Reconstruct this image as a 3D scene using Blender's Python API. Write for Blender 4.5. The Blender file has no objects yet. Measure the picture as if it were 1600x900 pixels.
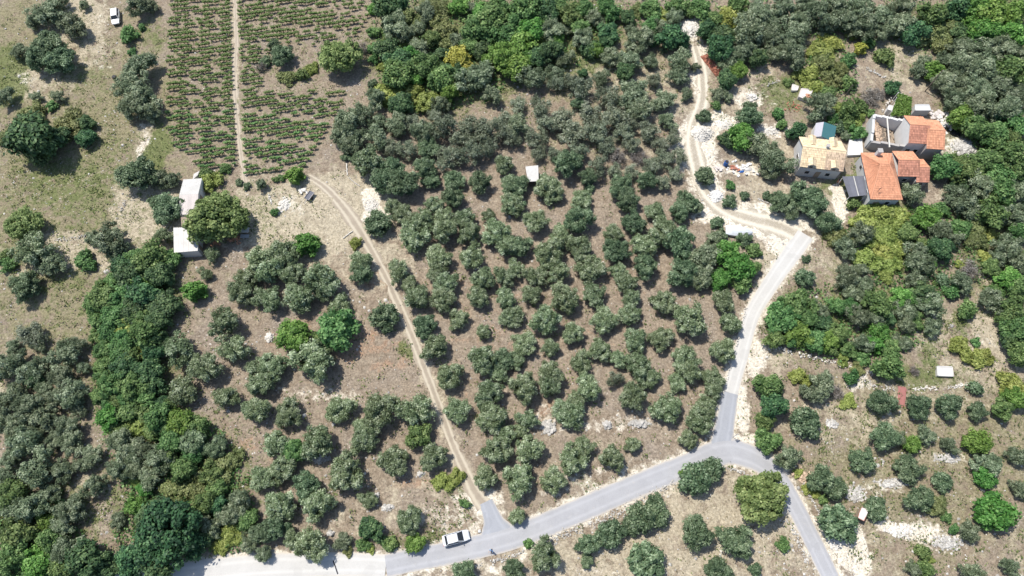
import bpy, math, random
import numpy as np

# ------------------------------------------------------------------ camera, sky, sun, exposure
scene = bpy.context.scene
H, PITCH, FPX = 113.7, math.radians(23.5), 1066.0
cam = bpy.data.cameras.new("camera")
cam.sensor_width = 36.0
cam.lens = 36.0 * FPX / 1600.0
cam.clip_end = 3000.0
cam_o = bpy.data.objects.new("camera", cam)
scene.collection.objects.link(cam_o)
cam_o.location = (0, 0, H)
cam_o.rotation_euler = (PITCH, 0, 0)
scene.camera = cam_o

SUN_EL = math.radians(64)
SHX, SHY = 0.78, -0.63                      # direction in which shadows fall
world = bpy.data.worlds.new("World")
scene.world = world
world.use_nodes = True
wn = world.node_tree.nodes
sky = wn.new("ShaderNodeTexSky")
sky.sky_type = 'NISHITA'
sky.sun_disc = False
sky.sun_elevation = SUN_EL
sky.sun_rotation = math.atan2(-SHX, -SHY)
wn["Background"].inputs[1].default_value = 0.14
world.node_tree.links.new(sky.outputs[0], wn["Background"].inputs[0])
sun = bpy.data.lights.new("sun", 'SUN')
sun.energy = 4.3
sun.angle = math.radians(0.53)
sun.color = (1.0, 0.95, 0.88)
sun_o = bpy.data.objects.new("sun", sun)
scene.collection.objects.link(sun_o)
sun_o.rotation_euler = (math.radians(90) - SUN_EL, 0, math.atan2(SHX, -SHY) + math.pi)
from mathutils import Vector
sun_o.rotation_euler = Vector((SHX * math.cos(SUN_EL), SHY * math.cos(SUN_EL), -math.sin(SUN_EL))).to_track_quat('-Z', 'Y').to_euler()
sun_o.location = (-60, 60, 200)
vs = scene.view_settings
vs.view_transform = 'Standard'
vs.look = 'None'
vs.exposure = 0.42
vs.gamma = 1.0
vs.use_curve_mapping = False

COL = scene.collection
R0 = random.Random(7)
NP = np.random.default_rng(11)
CA, SA = math.cos(PITCH), math.sin(PITCH)

# ------------------------------------------------------------------ places
def gh(x, y):
    return 0.30 * np.sin(x * 0.045 + 1.0) * np.cos(y * 0.06) + 0.18 * np.sin(x * 0.11 + y * 0.07)

def up(px, py, z=0.0):
    """point of the photograph -> place on the level z"""
    xc, yc = (px - 800.0) / FPX, -(py - 450.0) / FPX
    dy, dz = yc * CA + SA, yc * SA - CA
    t = (H - z) / (-dz)
    return xc * t, dy * t

def upg(px, py, dz=0.0):
    x, y = up(px, py, dz)
    for _ in range(3):
        x, y = up(px, py, float(gh(x, y)) + dz)
    return x, y

def down(x, y, z=0.0):
    """place -> point of the photograph (numpy)"""
    zz = z - H
    yc = y * CA + zz * SA
    d = y * SA - zz * CA
    return 800.0 + FPX * x / d, 450.0 - FPX * yc / d

def mpp(px, py):
    """metres per photograph pixel at a ground point"""
    yc = -(py - 450.0) / FPX
    return H / (CA - yc * SA) / FPX

# ------------------------------------------------------------------ mesh helpers
def mesh_np(name, V, F, tint=None, smooth=False, mat=None):
    """F: (n,k) array of equal-sized faces, or a list of such arrays"""
    me = bpy.data.meshes.new(name)
    V = np.asarray(V, dtype=np.float32)
    Fs = F if isinstance(F, list) else [F]
    Fs = [np.asarray(f, dtype=np.int32) for f in Fs if len(f)]
    loops = np.concatenate([f.ravel() for f in Fs])
    tot = np.concatenate([np.full(len(f), f.shape[1], dtype=np.int32) for f in Fs])
    start = np.concatenate([[0], np.cumsum(tot)[:-1]]).astype(np.int32)
    me.vertices.add(len(V)); me.vertices.foreach_set("co", V.ravel())
    me.loops.add(len(loops)); me.loops.foreach_set("vertex_index", loops)
    me.polygons.add(len(tot))
    me.polygons.foreach_set("loop_start", start)
    me.polygons.foreach_set("loop_total", tot)
    if smooth:
        me.polygons.foreach_set("use_smooth", np.ones(len(tot), dtype=bool))
    if tint is not None:
        a = me.attributes.new("tint", 'FLOAT', 'POINT')
        a.data.foreach_set("value", np.asarray(tint, dtype=np.float32))
    me.update(calc_edges=True)
    if mat is not None:
        me.materials.append(mat)
    return me

class MB:
    """collects shapes for one mesh"""
    def __init__(self):
        self.v, self.f, self.t = [], [], []
    def add(self, vs_, fs, tint=0.5):
        o = len(self.v)
        self.v += [tuple(map(float, p)) for p in vs_]
        self.t += [tint] * len(vs_)
        self.f += [tuple(o + i for i in f) for f in fs]
    def box(self, c, s, rz=0.0, tint=0.5, jit=0.0, rnd=R0):
        cx, cy, cz = c; sx, sy, sz = s[0] / 2, s[1] / 2, s[2] / 2
        cr, sr = math.cos(rz), math.sin(rz)
        vs_ = []
        for z in (-sz, sz):
            for x, y in ((-sx, -sy), (sx, -sy), (sx, sy), (-sx, sy)):
                x += rnd.uniform(-jit, jit) * sx; y += rnd.uniform(-jit, jit) * sy
                zz = z + rnd.uniform(-jit, jit) * sz
                vs_.append((cx + x * cr - y * sr, cy + x * sr + y * cr, cz + zz))
        self.add(vs_, [(3, 2, 1, 0), (4, 5, 6, 7), (0, 1, 5, 4), (1, 2, 6, 5), (2, 3, 7, 6), (3, 0, 4, 7)], tint)
    def prism(self, poly, z0, z1, tint=0.5):
        """poly: plan points; z0/z1 numbers or lists"""
        n = len(poly)
        a = z0 if hasattr(z0, '__len__') else [z0] * n
        b = z1 if hasattr(z1, '__len__') else [z1] * n
        ar = sum(poly[i][0] * poly[(i + 1) % n][1] - poly[(i + 1) % n][0] * poly[i][1] for i in range(n))
        if ar < 0:
            poly = poly[::-1]; a = list(a)[::-1]; b = list(b)[::-1]
        vs_ = [(p[0], p[1], a[i]) for i, p in enumerate(poly)] + [(p[0], p[1], b[i]) for i, p in enumerate(poly)]
        fs = [tuple(range(n - 1, -1, -1)), tuple(range(n, 2 * n))]
        fs += [(i, (i + 1) % n, n + (i + 1) % n, n + i) for i in range(n)]
        self.add(vs_, fs, tint)
    def tube(self, pts, rad, n=6, tint=0.5, cap=True):
        pts = [Vector(p) for p in pts]
        vs_, fs = [], []
        for i, p in enumerate(pts):
            d = (pts[min(i + 1, len(pts) - 1)] - pts[max(i - 1, 0)])
            d = d.normalized() if d.length > 1e-6 else Vector((0, 0, 1))
            u = d.orthogonal().normalized(); w = d.cross(u)
            for k in range(n):
                a = 2 * math.pi * k / n
                vs_.append(tuple(p + (u * math.cos(a) + w * math.sin(a)) * rad[i]))
        for i in range(len(pts) - 1):
            for k in range(n):
                k2 = (k + 1) % n
                fs.append((i * n + k, i * n + k2, (i + 1) * n + k2, (i + 1) * n + k))
        if cap:
            fs.append(tuple(range(n - 1, -1, -1)))
            fs.append(tuple((len(pts) - 1) * n + k for k in range(n)))
        self.add(vs_, fs, tint)
    def rock(self, c, r, tint=0.5, rnd=R0, flat=0.7):
        t = (1 + 5 ** .5) / 2
        base = [(-1, t, 0), (1, t, 0), (-1, -t, 0), (1, -t, 0), (0, -1, t), (0, 1, t), (0, -1, -t), (0, 1, -t), (t, 0, -1), (t, 0, 1), (-t, 0, -1), (-t, 0, 1)]
        fs = [(0, 11, 5), (0, 5, 1), (0, 1, 7), (0, 7, 10), (0, 10, 11), (1, 5, 9), (5, 11, 4), (11, 10, 2), (10, 7, 6), (7, 1, 8), (3, 9, 4), (3, 4, 2), (3, 2, 6), (3, 6, 8), (3, 8, 9), (4, 9, 5), (2, 4, 11), (6, 2, 10), (8, 6, 7), (9, 8, 1)]
        a = rnd.uniform(0, 6.28); ca, sa = math.cos(a), math.sin(a)
        ex = rnd.uniform(0.8, 1.4)
        vs_ = []
        for x, y, z in base:
            k = r / 1.9 * rnd.uniform(0.7, 1.2)
            x, y = x * k * ex, y * k
            vs_.append((c[0] + x * ca - y * sa, c[1] + x * sa + y * ca, c[2] + z * k * flat))
        self.add(vs_, fs, tint)
    def build(self, name, mat, parent=None, smooth=False):
        me = bpy.data.meshes.new(name)
        me.from_pydata(self.v, [], self.f)
        a = me.attributes.new("tint", 'FLOAT', 'POINT')
        a.data.foreach_set("value", np.asarray(self.t, dtype=np.float32))
        if smooth:
            for p in me.polygons:
                p.use_smooth = True
        me.materials.append(mat)
        me.update()
        return link(name, me, parent)

def link(name, me, parent=None):
    o = bpy.data.objects.new(name, me)
    COL.objects.link(o)
    if parent is not None:
        o.parent = parent
    return o

def tag(o, label=None, cat=None, group=None, kind=None):
    if label: o["label"] = label
    if cat:
        o["category"] = cat
        if not kind: o["kind"] = "thing"
    if group: o["group"] = group
    if kind: o["kind"] = kind
    return o

def empty(name, loc, label, cat, group=None, rz=0.0):
    o = bpy.data.objects.new(name, None)
    o.empty_display_size = 0.3
    COL.objects.link(o)
    o.location = loc
    o.rotation_euler = (0, 0, rz)
    return tag(o, label, cat, group)

# ------------------------------------------------------------------ materials
class NT:
    def __init__(self, name):
        self.m = bpy.data.materials.new(name)
        self.m.use_nodes = True
        self.n = self.m.node_tree.nodes
        self.l = self.m.node_tree.links
        self.b = self.n["Principled BSDF"]
        self.b.inputs["Specular IOR Level"].default_value = 0.25
        self.out = self.n["Material Output"]
    def new(self, t, **kw):
        nd = self.n.new(t)
        for k, v in kw.items():
            setattr(nd, k, v)
        return nd
    def link(self, a, b): self.l.new(a, b)
    def pos(self):
        return self.new("ShaderNodeNewGeometry").outputs["Position"]
    def obj(self):
        return self.new("ShaderNodeTexCoord").outputs["Object"]
    def noise(self, vec, scale, detail=4, rough=0.6, dist=0.0):
        nd = self.new("ShaderNodeTexNoise")
        nd.inputs["Scale"].default_value = scale
        nd.inputs["Detail"].default_value = detail
        nd.inputs["Roughness"].default_value = rough
        nd.inputs["Distortion"].default_value = dist
        if vec is not None: self.link(vec, nd.inputs["Vector"])
        return nd.outputs[0]
    def voro(self, vec, scale, feature='F1'):
        nd = self.new("ShaderNodeTexVoronoi", feature=feature)
        nd.inputs["Scale"].default_value = scale
        self.link(vec, nd.inputs["Vector"])
        return nd
    def math(self, op, a, b=None, c=None, clamp=False):
        nd = self.new("ShaderNodeMath", operation=op, use_clamp=clamp)
        for i, v in enumerate((a, b, c)):
            if v is None: continue
            if isinstance(v, (int, float)): nd.inputs[i].default_value = v
            else: self.link(v, nd.inputs[i])
        return nd.outputs[0]
    def ramp(self, fac, stops):
        nd = self.new("ShaderNodeValToRGB")
        cr = nd.color_ramp
        while len(cr.elements) < len(stops): cr.elements.new(0.5)
        for e, (p, c) in zip(cr.elements, stops):
            e.position = p
            e.color = (c[0], c[1], c[2], 1) if hasattr(c, '__len__') else (c, c, c, 1)
        self.link(fac, nd.inputs[0])
        return nd.outputs[0]
    def mix(self, fac, a, b, blend='MIX'):
        nd = self.new("ShaderNodeMix", data_type='RGBA', blend_type=blend)
        for sock, v in ((nd.inputs[0], fac), (nd.inputs[6], a), (nd.inputs[7], b)):
            if isinstance(v, (int, float)): sock.default_value = v
            elif isinstance(v, tuple): sock.default_value = (v[0], v[1], v[2], 1)
            else: self.link(v, sock)
        return nd.outputs[2]
    def attr(self, name, out="Fac"):
        nd = self.new("ShaderNodeAttribute", attribute_name=name)
        return nd.outputs[out]
    def color(self, c):
        if isinstance(c, tuple): self.b.inputs["Base Color"].default_value = (c[0], c[1], c[2], 1)
        else: self.link(c, self.b.inputs["Base Color"])
    def rough(self, v):
        if isinstance(v, (int, float)): self.b.inputs["Roughness"].default_value = v
        else: self.link(v, self.b.inputs["Roughness"])
    def bump(self, h, strength=0.5, dist=0.1):
        nd = self.new("ShaderNodeBump")
        nd.inputs["Strength"].default_value = strength
        nd.inputs["Distance"].default_value = dist
        self.link(h, nd.inputs["Height"])
        self.link(nd.outputs[0], self.b.inputs["Normal"])

def lerp3(c, k): return (c[0] * k, c[1] * k, c[2] * k)

def leaf_mat(name, dark, mid, pale, hue=0.06, val=0.35, transl=0.22):
    t = NT(name)
    tint = t.attr("tint")
    rnd = t.new("ShaderNodeObjectInfo").outputs["Random"]
    c = t.ramp(tint, [(0.0, dark), (0.5, mid), (1.0, pale)])
    hs = t.new("ShaderNodeHueSaturation")
    hs.inputs["Saturation"].default_value = 1.0
    t.link(t.math('MULTIPLY_ADD', rnd, hue, 0.5 - hue / 2), hs.inputs["Hue"])
    t.link(t.math('MULTIPLY_ADD', t.math('FRACT', t.math('MULTIPLY', rnd, 7.31)), val, 1.0 - val / 2), hs.inputs["Value"])
    t.link(c, hs.inputs["Color"])
    t.color(hs.outputs[0])
    t.rough(0.55)
    t.b.inputs["Specular IOR Level"].default_value = 0.2
    tr = t.new("ShaderNodeBsdfTranslucent")
    t.link(hs.outputs[0], tr.inputs[0])
    mx = t.new("ShaderNodeMixShader")
    mx.inputs[0].default_value = transl
    t.link(t.b.outputs[0], mx.inputs[1]); t.link(tr.outputs[0], mx.inputs[2])
    t.link(mx.outputs[0], t.out.inputs[0])
    return t.m

def plain(name, col, rough=0.8, var=0.25, scale=2.0, bump=0.0, metallic=0.0, tintvar=0.0):
    t = NT(name)
    p = t.pos()
    n1 = t.noise(p, scale, 5, 0.65)
    c = t.mix(n1, lerp3(col, 1 - var), lerp3(col, 1 + var * 0.8))
    if tintvar:
        c = t.mix(t.attr("tint"), t.mix(1.0, c, (1 - tintvar,) * 3, 'MULTIPLY'), t.mix(1.0, c, (1 + tintvar * 0.6,) * 3, 'MULTIPLY'))
    t.color(c)
    t.rough(rough)
    t.b.inputs["Metallic"].default_value = metallic
    if bump: t.bump(t.noise(p, scale * 6, 4), bump, 0.05)
    return t.m

M = {}
M['olive']  = leaf_mat("olive_leaves", (0.082, 0.116, 0.052), (0.205, 0.272, 0.140), (0.52, 0.585, 0.40), hue=.025, val=.34, transl=.38)
M['olived'] = leaf_mat("dark_olive_leaves", (0.046, 0.080, 0.040), (0.124, 0.188, 0.096), (0.34, 0.42, 0.26), hue=.03, val=.34, transl=.35)
M['wild']   = leaf_mat("wild_olive_leaves", (0.076, 0.106, 0.054), (0.190, 0.242, 0.140), (0.44, 0.49, 0.33), hue=.03, val=.34, transl=.36)
M['sparse'] = leaf_mat("grey_olive_leaves", (0.090, 0.112, 0.066), (0.215, 0.255, 0.165), (0.40, 0.43, 0.32), hue=.03, val=.3, transl=.36)
M['green']  = leaf_mat("broadleaf_leaves", (0.045, 0.092, 0.028), (0.115, 0.205, 0.065), (0.26, 0.37, 0.14), transl=.28)
M['bright'] = leaf_mat("bright_shrub_leaves", (0.05, 0.12, 0.022), (0.12, 0.25, 0.05), (0.26, 0.41, 0.12), transl=.28)
M['dark']   = leaf_mat("evergreen_leaves", (0.026, 0.060, 0.026), (0.062, 0.130, 0.052), (0.16, 0.25, 0.105), transl=.25)
M['yelg']   = leaf_mat("yellow_green_leaves", (0.12, 0.16, 0.035), (0.29, 0.35, 0.09), (0.48, 0.53, 0.19), hue=.04, transl=.28)
M['yel']    = leaf_mat("yellow_leaves", (0.16, 0.17, 0.03), (0.38, 0.37, 0.07), (0.58, 0.54, 0.15), hue=.03)
M['walnut'] = leaf_mat("walnut_leaves", (0.085, 0.135, 0.04), (0.205, 0.285, 0.10), (0.42, 0.50, 0.21), hue=.02, val=.15, transl=.36)
M['vine']   = leaf_mat("vine_leaves", (0.07, 0.135, 0.035), (0.17, 0.285, 0.09), (0.34, 0.45, 0.18), transl=.28)
M['dry']    = leaf_mat("dry_twigs", (0.12, 0.105, 0.09), (0.20, 0.18, 0.155), (0.32, 0.30, 0.27), transl=0.05)
M['brown']  = leaf_mat("brown_scrub_leaves", (0.085, 0.11, 0.035), (0.18, 0.21, 0.08), (0.31, 0.33, 0.15), hue=.03)
M['straw']  = leaf_mat("dry_grass_blades", (0.20, 0.165, 0.095), (0.33, 0.285, 0.175), (0.48, 0.43, 0.29), hue=.02, transl=0.1)
M['weed']   = leaf_mat("weed_leaves", (0.065, 0.10, 0.03), (0.14, 0.19, 0.06), (0.26, 0.31, 0.12), hue=.03)
M['bark']   = plain("bark", (0.16, 0.13, 0.10), 0.9, 0.35, 6.0, 0.4)
M['stone']  = plain("limestone", (0.46, 0.44, 0.40), 0.9, 0.25, 3.0, 0.3, tintvar=0.35)
M['white_stone'] = plain("white_limestone", (0.60, 0.57, 0.51), 0.9, 0.15, 2.0, 0.3, tintvar=0.2)
M['white_paint'] = plain("whitewash", (0.62, 0.61, 0.585), 0.8, 0.16, 0.9)
M['roof_white'] = plain("white_sheet_roof", (0.52, 0.505, 0.47), 0.7, 0.30, 0.9)
M['plaster'] = plain("grey_plaster", (0.50, 0.50, 0.49), 0.9, 0.18, 0.8, 0.1)
M['dark_plaster'] = plain("bare_wall", (0.36, 0.34, 0.32), 0.9, 0.25, 1.2, 0.2)
M['glass']  = plain("dark_glass", (0.025, 0.03, 0.035), 0.12, 0.1, 1.0)
M['wood']   = plain("weathered_wood", (0.30, 0.24, 0.18), 0.85, 0.3, 5.0, 0.2)
M['tile']   = plain("orange_clay_tile", (0.56, 0.275, 0.165), 0.85, 0.22, 1.3, tintvar=0.28)
M['tile_red'] = plain("red_clay_tile", (0.43, 0.205, 0.14), 0.85, 0.25, 1.3, tintvar=0.35)
M['tile_sand'] = plain("sand_clay_tile", (0.66, 0.53, 0.35), 0.85, 0.22, 1.0, tintvar=0.28)
M['tile_old'] = plain("old_beige_tile", (0.48, 0.36, 0.26), 0.85, 0.30, 1.6, tintvar=0.45)
M['teal']   = plain("teal_sheet", (0.055, 0.15, 0.16), 0.5, 0.15, 1.0)
M['grey_sheet'] = plain("grey_sheet", (0.40, 0.39, 0.42), 0.6, 0.15, 1.0)
M['dark_sheet'] = plain("dark_corrugated_sheet", (0.12, 0.125, 0.15), 0.6, 0.25, 1.2, tintvar=0.2)
M['rust_sheet'] = plain("pale_corrugated_sheet", (0.58, 0.53, 0.49), 0.7, 0.15, 1.0, tintvar=0.15)
M['brick']  = plain("red_brick", (0.36, 0.155, 0.105), 0.9, 0.3, 2.0, tintvar=0.4)
M['tarp']   = plain("grey_tarpaulin", (0.52, 0.55, 0.58), 0.45, 0.15, 1.0)
M['red_tarp'] = plain("faded_red_sheet", (0.32, 0.14, 0.125), 0.8, 0.25, 1.2)
M['blue']   = plain("blue_plastic", (0.03, 0.11, 0.33), 0.45, 0.15, 2.0)
M['car_silver'] = plain("silver_car_paint", (0.56, 0.575, 0.59), 0.25, 0.03, 1.0)
M['car_white'] = plain("white_car_paint", (0.70, 0.70, 0.68), 0.3, 0.03, 1.0)
M['rubber'] = plain("tyre_rubber", (0.03, 0.03, 0.03), 0.85, 0.2, 5.0)
M['rim']    = plain("wheel_metal", (0.4, 0.4, 0.42), 0.35, 0.1, 3.0, metallic=0.7)
M['plastic'] = plain("black_plastic", (0.03, 0.03, 0.032), 0.6, 0.2, 3.0)
M['lamp']   = plain("lamp_glass", (0.65, 0.66, 0.68), 0.1, 0.05, 3.0)
M['lamp_red'] = plain("tail_lamp", (0.40, 0.03, 0.03), 0.2, 0.05, 3.0)
M['metal']  = plain("galvanised_metal", (0.42, 0.43, 0.44), 0.5, 0.15, 3.0, metallic=0.3)
M['skin']   = plain("skin", (0.48, 0.29, 0.21), 0.6, 0.1, 8.0)
M['shirt']  = plain("blue_cloth", (0.05, 0.27, 0.55), 0.9, 0.1, 8.0)
M['trousers'] = plain("dark_cloth", (0.03, 0.035, 0.05), 0.9, 0.2, 8.0)
M['hair']   = plain("brown_hair", (0.07, 0.035, 0.025), 0.7, 0.2, 8.0)

# ------------------------------------------------------------------ ground zones (by pixel of the photograph, laid on the ground)
#            class, cx, cy, rx, ry, strength
ZONES = [
 ('s',480,350,115,55,1.0),('s',560,330,60,50,1.0),('s',520,300,70,30,.9),('s',430,300,60,30,.6),('s',590,400,50,60,.7),('s',222,318,38,52,1.2),('s',250,365,45,25,1.0),
 ('s',110,395,70,28,.9),('s',120,25,40,45,1.1),('s',65,115,45,38,.9),('s',130,75,50,25,.7),('s',215,215,14,30,.6),('s',30,405,40,20,.7),
 ('s',1130,790,120,60,.8),('s',960,870,170,45,.9),('s',1120,850,170,70,.75),('s',1220,860,50,60,.6),('s',900,700,60,60,.35),('s',640,790,70,45,.45),('s',540,820,60,30,.4),
 ('s',1405,75,45,20,1.0),('s',1420,110,70,25,.6),('s',1370,100,45,22,.3),('s',1450,130,40,30,.6),('s',1560,500,40,70,.9),('s',1540,590,60,30,.7),('s',1480,620,120,40,.55),
 ('s',1320,650,90,40,.6),('s',1450,740,150,90,.35),('s',1350,840,90,60,.5),('s',1560,860,60,50,.4),('s',1280,330,25,40,.8),('s',1310,300,20,25,.7),('s',1200,560,30,25,.7),
 ('s',1440,500,50,50,.7),('s',1480,545,40,30,.7),('s',1020,150,60,60,.6),('s',960,120,60,60,.6),('s',900,220,80,60,.35),('s',1000,255,60,30,.5),('s',870,410,50,60,.35),
 ('s',130,640,50,20,.5),('s',140,760,40,60,.6),('s',40,600,60,20,.5),('s',30,730,40,15,.4),('s',1200,120,30,25,.6),('s',1150,160,50,40,.6),('s',1190,240,60,30,.7),('s',1250,90,60,30,.3),
 ('s',1190,300,50,30,.7),('s',1200,400,25,30,.8),('s',1280,420,40,30,.6),('s',1345,430,30,50,.5),
 # green weeds and grass
 ('g',18,118,28,38,1.5),('g',110,290,75,45,.75),('g',60,270,60,30,.6),('g',150,250,60,40,.55),('g',245,235,20,38,1.1),('g',235,55,26,28,.7),('g',130,330,50,40,.6),('g',95,440,50,25,.6),
 ('g',130,120,45,20,.6),('g',30,300,40,60,.5),('g',20,395,25,25,.6),('g',80,490,70,40,.35),('g',1225,145,40,30,.8),('g',1395,365,35,60,1.2),('g',1320,290,40,14,1.0),('g',1345,265,14,22,.9),
 ('g',1425,590,45,16,.9),('g',1490,590,35,15,.6),('g',1500,505,25,22,.8),('g',1445,560,18,25,.8),('g',1550,40,70,55,1.1),('g',700,760,25,15,.8),('g',640,545,12,20,.9),('g',735,770,12,20,.6),
 ('g',690,80,110,90,.9),('g',880,50,90,70,.9),('g',1540,200,70,240,.8),('g',1100,40,70,40,.5),('g',1350,490,120,50,.7),('g',1270,510,70,40,.7),('g',215,560,70,180,.7),('g',280,760,120,100,.7),
 ('g',60,830,100,80,.7),('g',410,270,30,20,.4),('g',415,330,25,30,.5),('g',920,760,40,14,.5),('g',640,840,60,14,.7),('g',720,800,50,30,.4),('g',1350,870,20,14,.5),('g',1285,110,40,50,.7),
 ('g',1250,560,50,20,.4),('g',1150,360,20,14,.4),('g',1110,160,16,40,.5),('g',1230,870,14,30,.4),('g',1430,50,60,60,.5),('g',1300,170,60,30,.5),('g',500,120,30,14,.4),('g',1590,830,20,60,.3),
 # pale gravel and bared limestone
 ('p',1078,45,18,17,2.0),('p',1096,207,20,14,2.2),('p',1130,193,20,10,1.6),('p',1095,110,14,40,1.0),('p',1085,230,30,40,1.0),('p',1105,280,26,30,1.0),('p',1150,335,50,18,1.2),('p',1215,355,40,18,1.3),
 ('p',1120,305,16,14,1.6),('p',1160,265,24,7,1.3),('p',578,318,14,16,1.9),('p',600,335,18,10,.8),('p',1330,862,18,40,2.0),('p',1318,845,26,14,1.6),('p',1410,828,32,10,1.6),('p',1440,833,26,12,1.1),
 ('p',1162,640,14,40,1.1),('p',1155,690,26,10,1.0),('p',1175,560,18,30,.9),('p',1240,790,12,60,.4),('p',1295,850,16,50,.8),('p',980,735,80,10,.5),('p',930,760,90,12,.5),('p',985,770,70,10,.6),('p',880,815,60,9,.5),
 ('p',740,790,28,20,.9),('p',700,810,60,18,.5),('p',770,782,16,16,.9),('p',1470,300,20,20,.4),('p',1310,312,11,20,2.0),('p',1310,345,16,16,.6),('p',1500,230,28,16,.7),('p',1345,600,18,14,.9),
 ('p',1480,845,40,16,.5),('p',1380,760,40,12,.5),('p',1490,715,30,10,.5),('p',860,655,40,20,.5),('p',960,660,60,14,.5),('p',500,620,70,10,.5),('p',1530,540,60,10,.4),('p',1200,780,20,20,.3),
 ('p',450,320,25,18,.5),('p',1175,155,24,14,.8),('p',1200,205,20,10,.8),('p',1230,380,25,20,1.2),('p',405,395,30,8,.3),('p',370,385,40,14,.3),('p',640,895,300,8,.5),('p',1205,475,14,30,.5),
 # brown scrubby meadow
 ('b',100,240,110,70,.8),('p',160,45,10,50,.38),('p',150,100,20,16,.35),('p',218,232,6,38,.7),('p',60,120,30,12,.4),('b',110,300,190,330,.75),('g',110,330,180,300,.42),('g',410,130,165,150,.36),('b',1450,720,210,170,.7),('g',1450,690,200,150,.34),('g',1350,470,150,80,.5),('g',930,140,130,90,.3),('g',400,330,70,50,.4),('g',420,640,180,150,.18),('g',850,560,260,200,.14),('b',70,600,90,60,.6),('b',70,720,90,60,.5),('g',60,620,90,60,.35),('g',900,120,120,60,.35),('b',960,110,120,70,.7),('b',175,180,50,60,.9),('b',60,160,60,40,.5),('b',90,470,80,40,.7),('b',70,520,70,40,.5),('b',30,40,40,60,.8),('b',240,130,16,60,.4),('b',1420,110,60,25,.7),('b',1480,700,160,100,.45),
 ('b',1300,690,80,40,.5),('b',1330,400,60,70,.5),('b',1420,450,60,40,.5),('b',900,180,160,100,.45),('b',690,130,100,50,.8),('b',1230,60,60,50,.5),('b',1550,420,60,60,.6),('b',1240,170,25,30,.5),
 # reddish bare earth
 ('r',555,540,40,26,.7),('r',610,560,40,30,.5),('r',590,440,30,12,1.2),('r',700,450,60,30,.4),('r',850,645,30,20,.5),('r',640,760,25,10,.8),('r',600,700,50,30,.4),('r',450,520,60,20,.4),('r',590,300,20,14,.7),
 ('r',620,330,12,30,.6),('r',850,480,160,120,.30),('r',700,620,50,80,.3),('r',350,690,40,20,.3),('r',1000,430,120,60,.25),('r',400,700,60,20,.4),('r',760,520,60,40,.35),
]

def fbm(x, y, s, seed):
    rr = np.random.default_rng(seed)
    v = np.zeros_like(x); a = 1.0; tot = 0
    for o in range(4):
        for _ in range(3):
            an, ph, k = rr.uniform(0, 6.28), rr.uniform(0, 6.28), s * (2 ** o) * rr.uniform(.7, 1.3)
            v += a * np.sin((x * math.cos(an) + y * math.sin(an)) * k + ph + 1.5 * np.sin((x * math.sin(an) - y * math.cos(an)) * k * .7 + ph * 2))
        tot += a * 3; a *= 0.55
    return v / tot

def zone_weights(x, y):
    px, py = down(x, y, gh(x, y))
    px = px + 22 * fbm(x, y, 0.30, 1) + 10 * fbm(x, y, 1.1, 3); py = py + 17 * fbm(x, y, 0.30, 2) + 8 * fbm(x, y, 1.1, 4)
    W = {k: np.zeros_like(x) for k in 'sgpbr'}
    for k, cx, cy, rx, ry, s in ZONES:
        d = ((px - cx) / rx) ** 2 + ((py - cy) / ry) ** 2
        W[k] = np.maximum(W[k], s * np.clip(1.2 - d * 0.5, 0, 1))
    return W

# ------------------------------------------------------------------ roads: centre lines
def catmull(pts, step=0.6):
    P = [np.array(p, float) for p in pts]
    P = [2 * P[0] - P[1]] + P + [2 * P[-1] - P[-2]]
    out = []
    for i in range(1, len(P) - 2):
        a, b, c, d = P[i - 1:i + 3]
        n = max(2, int(np.linalg.norm((c - b)[:2]) / step))
        for k in range(n):
            t = k / n
            out.append(0.5 * ((2 * b) + (-a + c) * t + (2 * a - 5 * b + 4 * c - d) * t * t + (-a + 3 * b - 3 * c + d) * t ** 3))
    out.append(P[-2])
    return np.array(out)

def line_px(pts):
    return catmull([upg(p[0], p[1]) + (p[2],) for p in pts])

ROADS = {
 'main':  line_px([(603,884,3.4),(650,874,3.4),(700,864,3.5),(760,851,3.6),(820,833,3.6),(900,800,3.7),(1000,757,3.7),(1075,727,3.8),(1130,706,4.3),(1165,711,4.1),(1195,726,3.7),(1218,751,3.3),(1240,787,3.0),(1261,827,2.9),(1285,876,2.9),(1303,915,2.9),(1325,970,2.9)]),
 'white': line_px([(150,915,3.6),(220,905,3.6),(300,897,3.9),(400,886,3.8),(470,883,3.6),(540,882,3.4),(603,884,3.4)]),
 'side':  line_px([(1141,614,2.75),(1147,590,2.75),(1156,560,2.7),(1165,525,2.7),(1178,486,2.8),(1205,442,3.0),(1234,400,3.4),(1258,366,3.6)]),
 'fork':  line_px([(1120,712,3.6),(1129,684,3.4),(1135,650,3.0),(1141,614,2.75)]),
 'stub':  line_px([(779,846,8.5),(776,832,6.0),(771,815,3.3),(765,798,2.6),(759,784,2.4)]),
 'track': line_px([(757,788,3.2),(744,772,2.6),(726,735,2.0),(706,690,1.8),(682,625,1.8),(662,572,1.8),(642,520,1.8),(624,480,1.9),(604,436,1.8),(578,388,2.0),(556,352,2.6),(535,322,2.2),(507,292,1.8),(482,276,1.4)]),
 'gravel': line_px([(1250,368,4.5),(1215,352,4.5),(1175,342,4.2),(1140,330,3.8),(1112,308,3.6),(1096,282,3.4),(1088,252,3.8),(1082,222,3.4),(1084,196,3.0),(1097,160,3.0),(1098,130,2.8),(1094,100,2.6),(1086,72,2.2)]),
 'foot':  line_px([(365,-40,1.0),(367,0,1.0),(369,60,1.0),(367,120,1.1),(370,180,1.1),(376,235,1.0),(383,285,.9)]),
}
ROADPTS = np.concatenate([np.c_[v[:, :2], v[:, 2]] for v in ROADS.values()])

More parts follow.
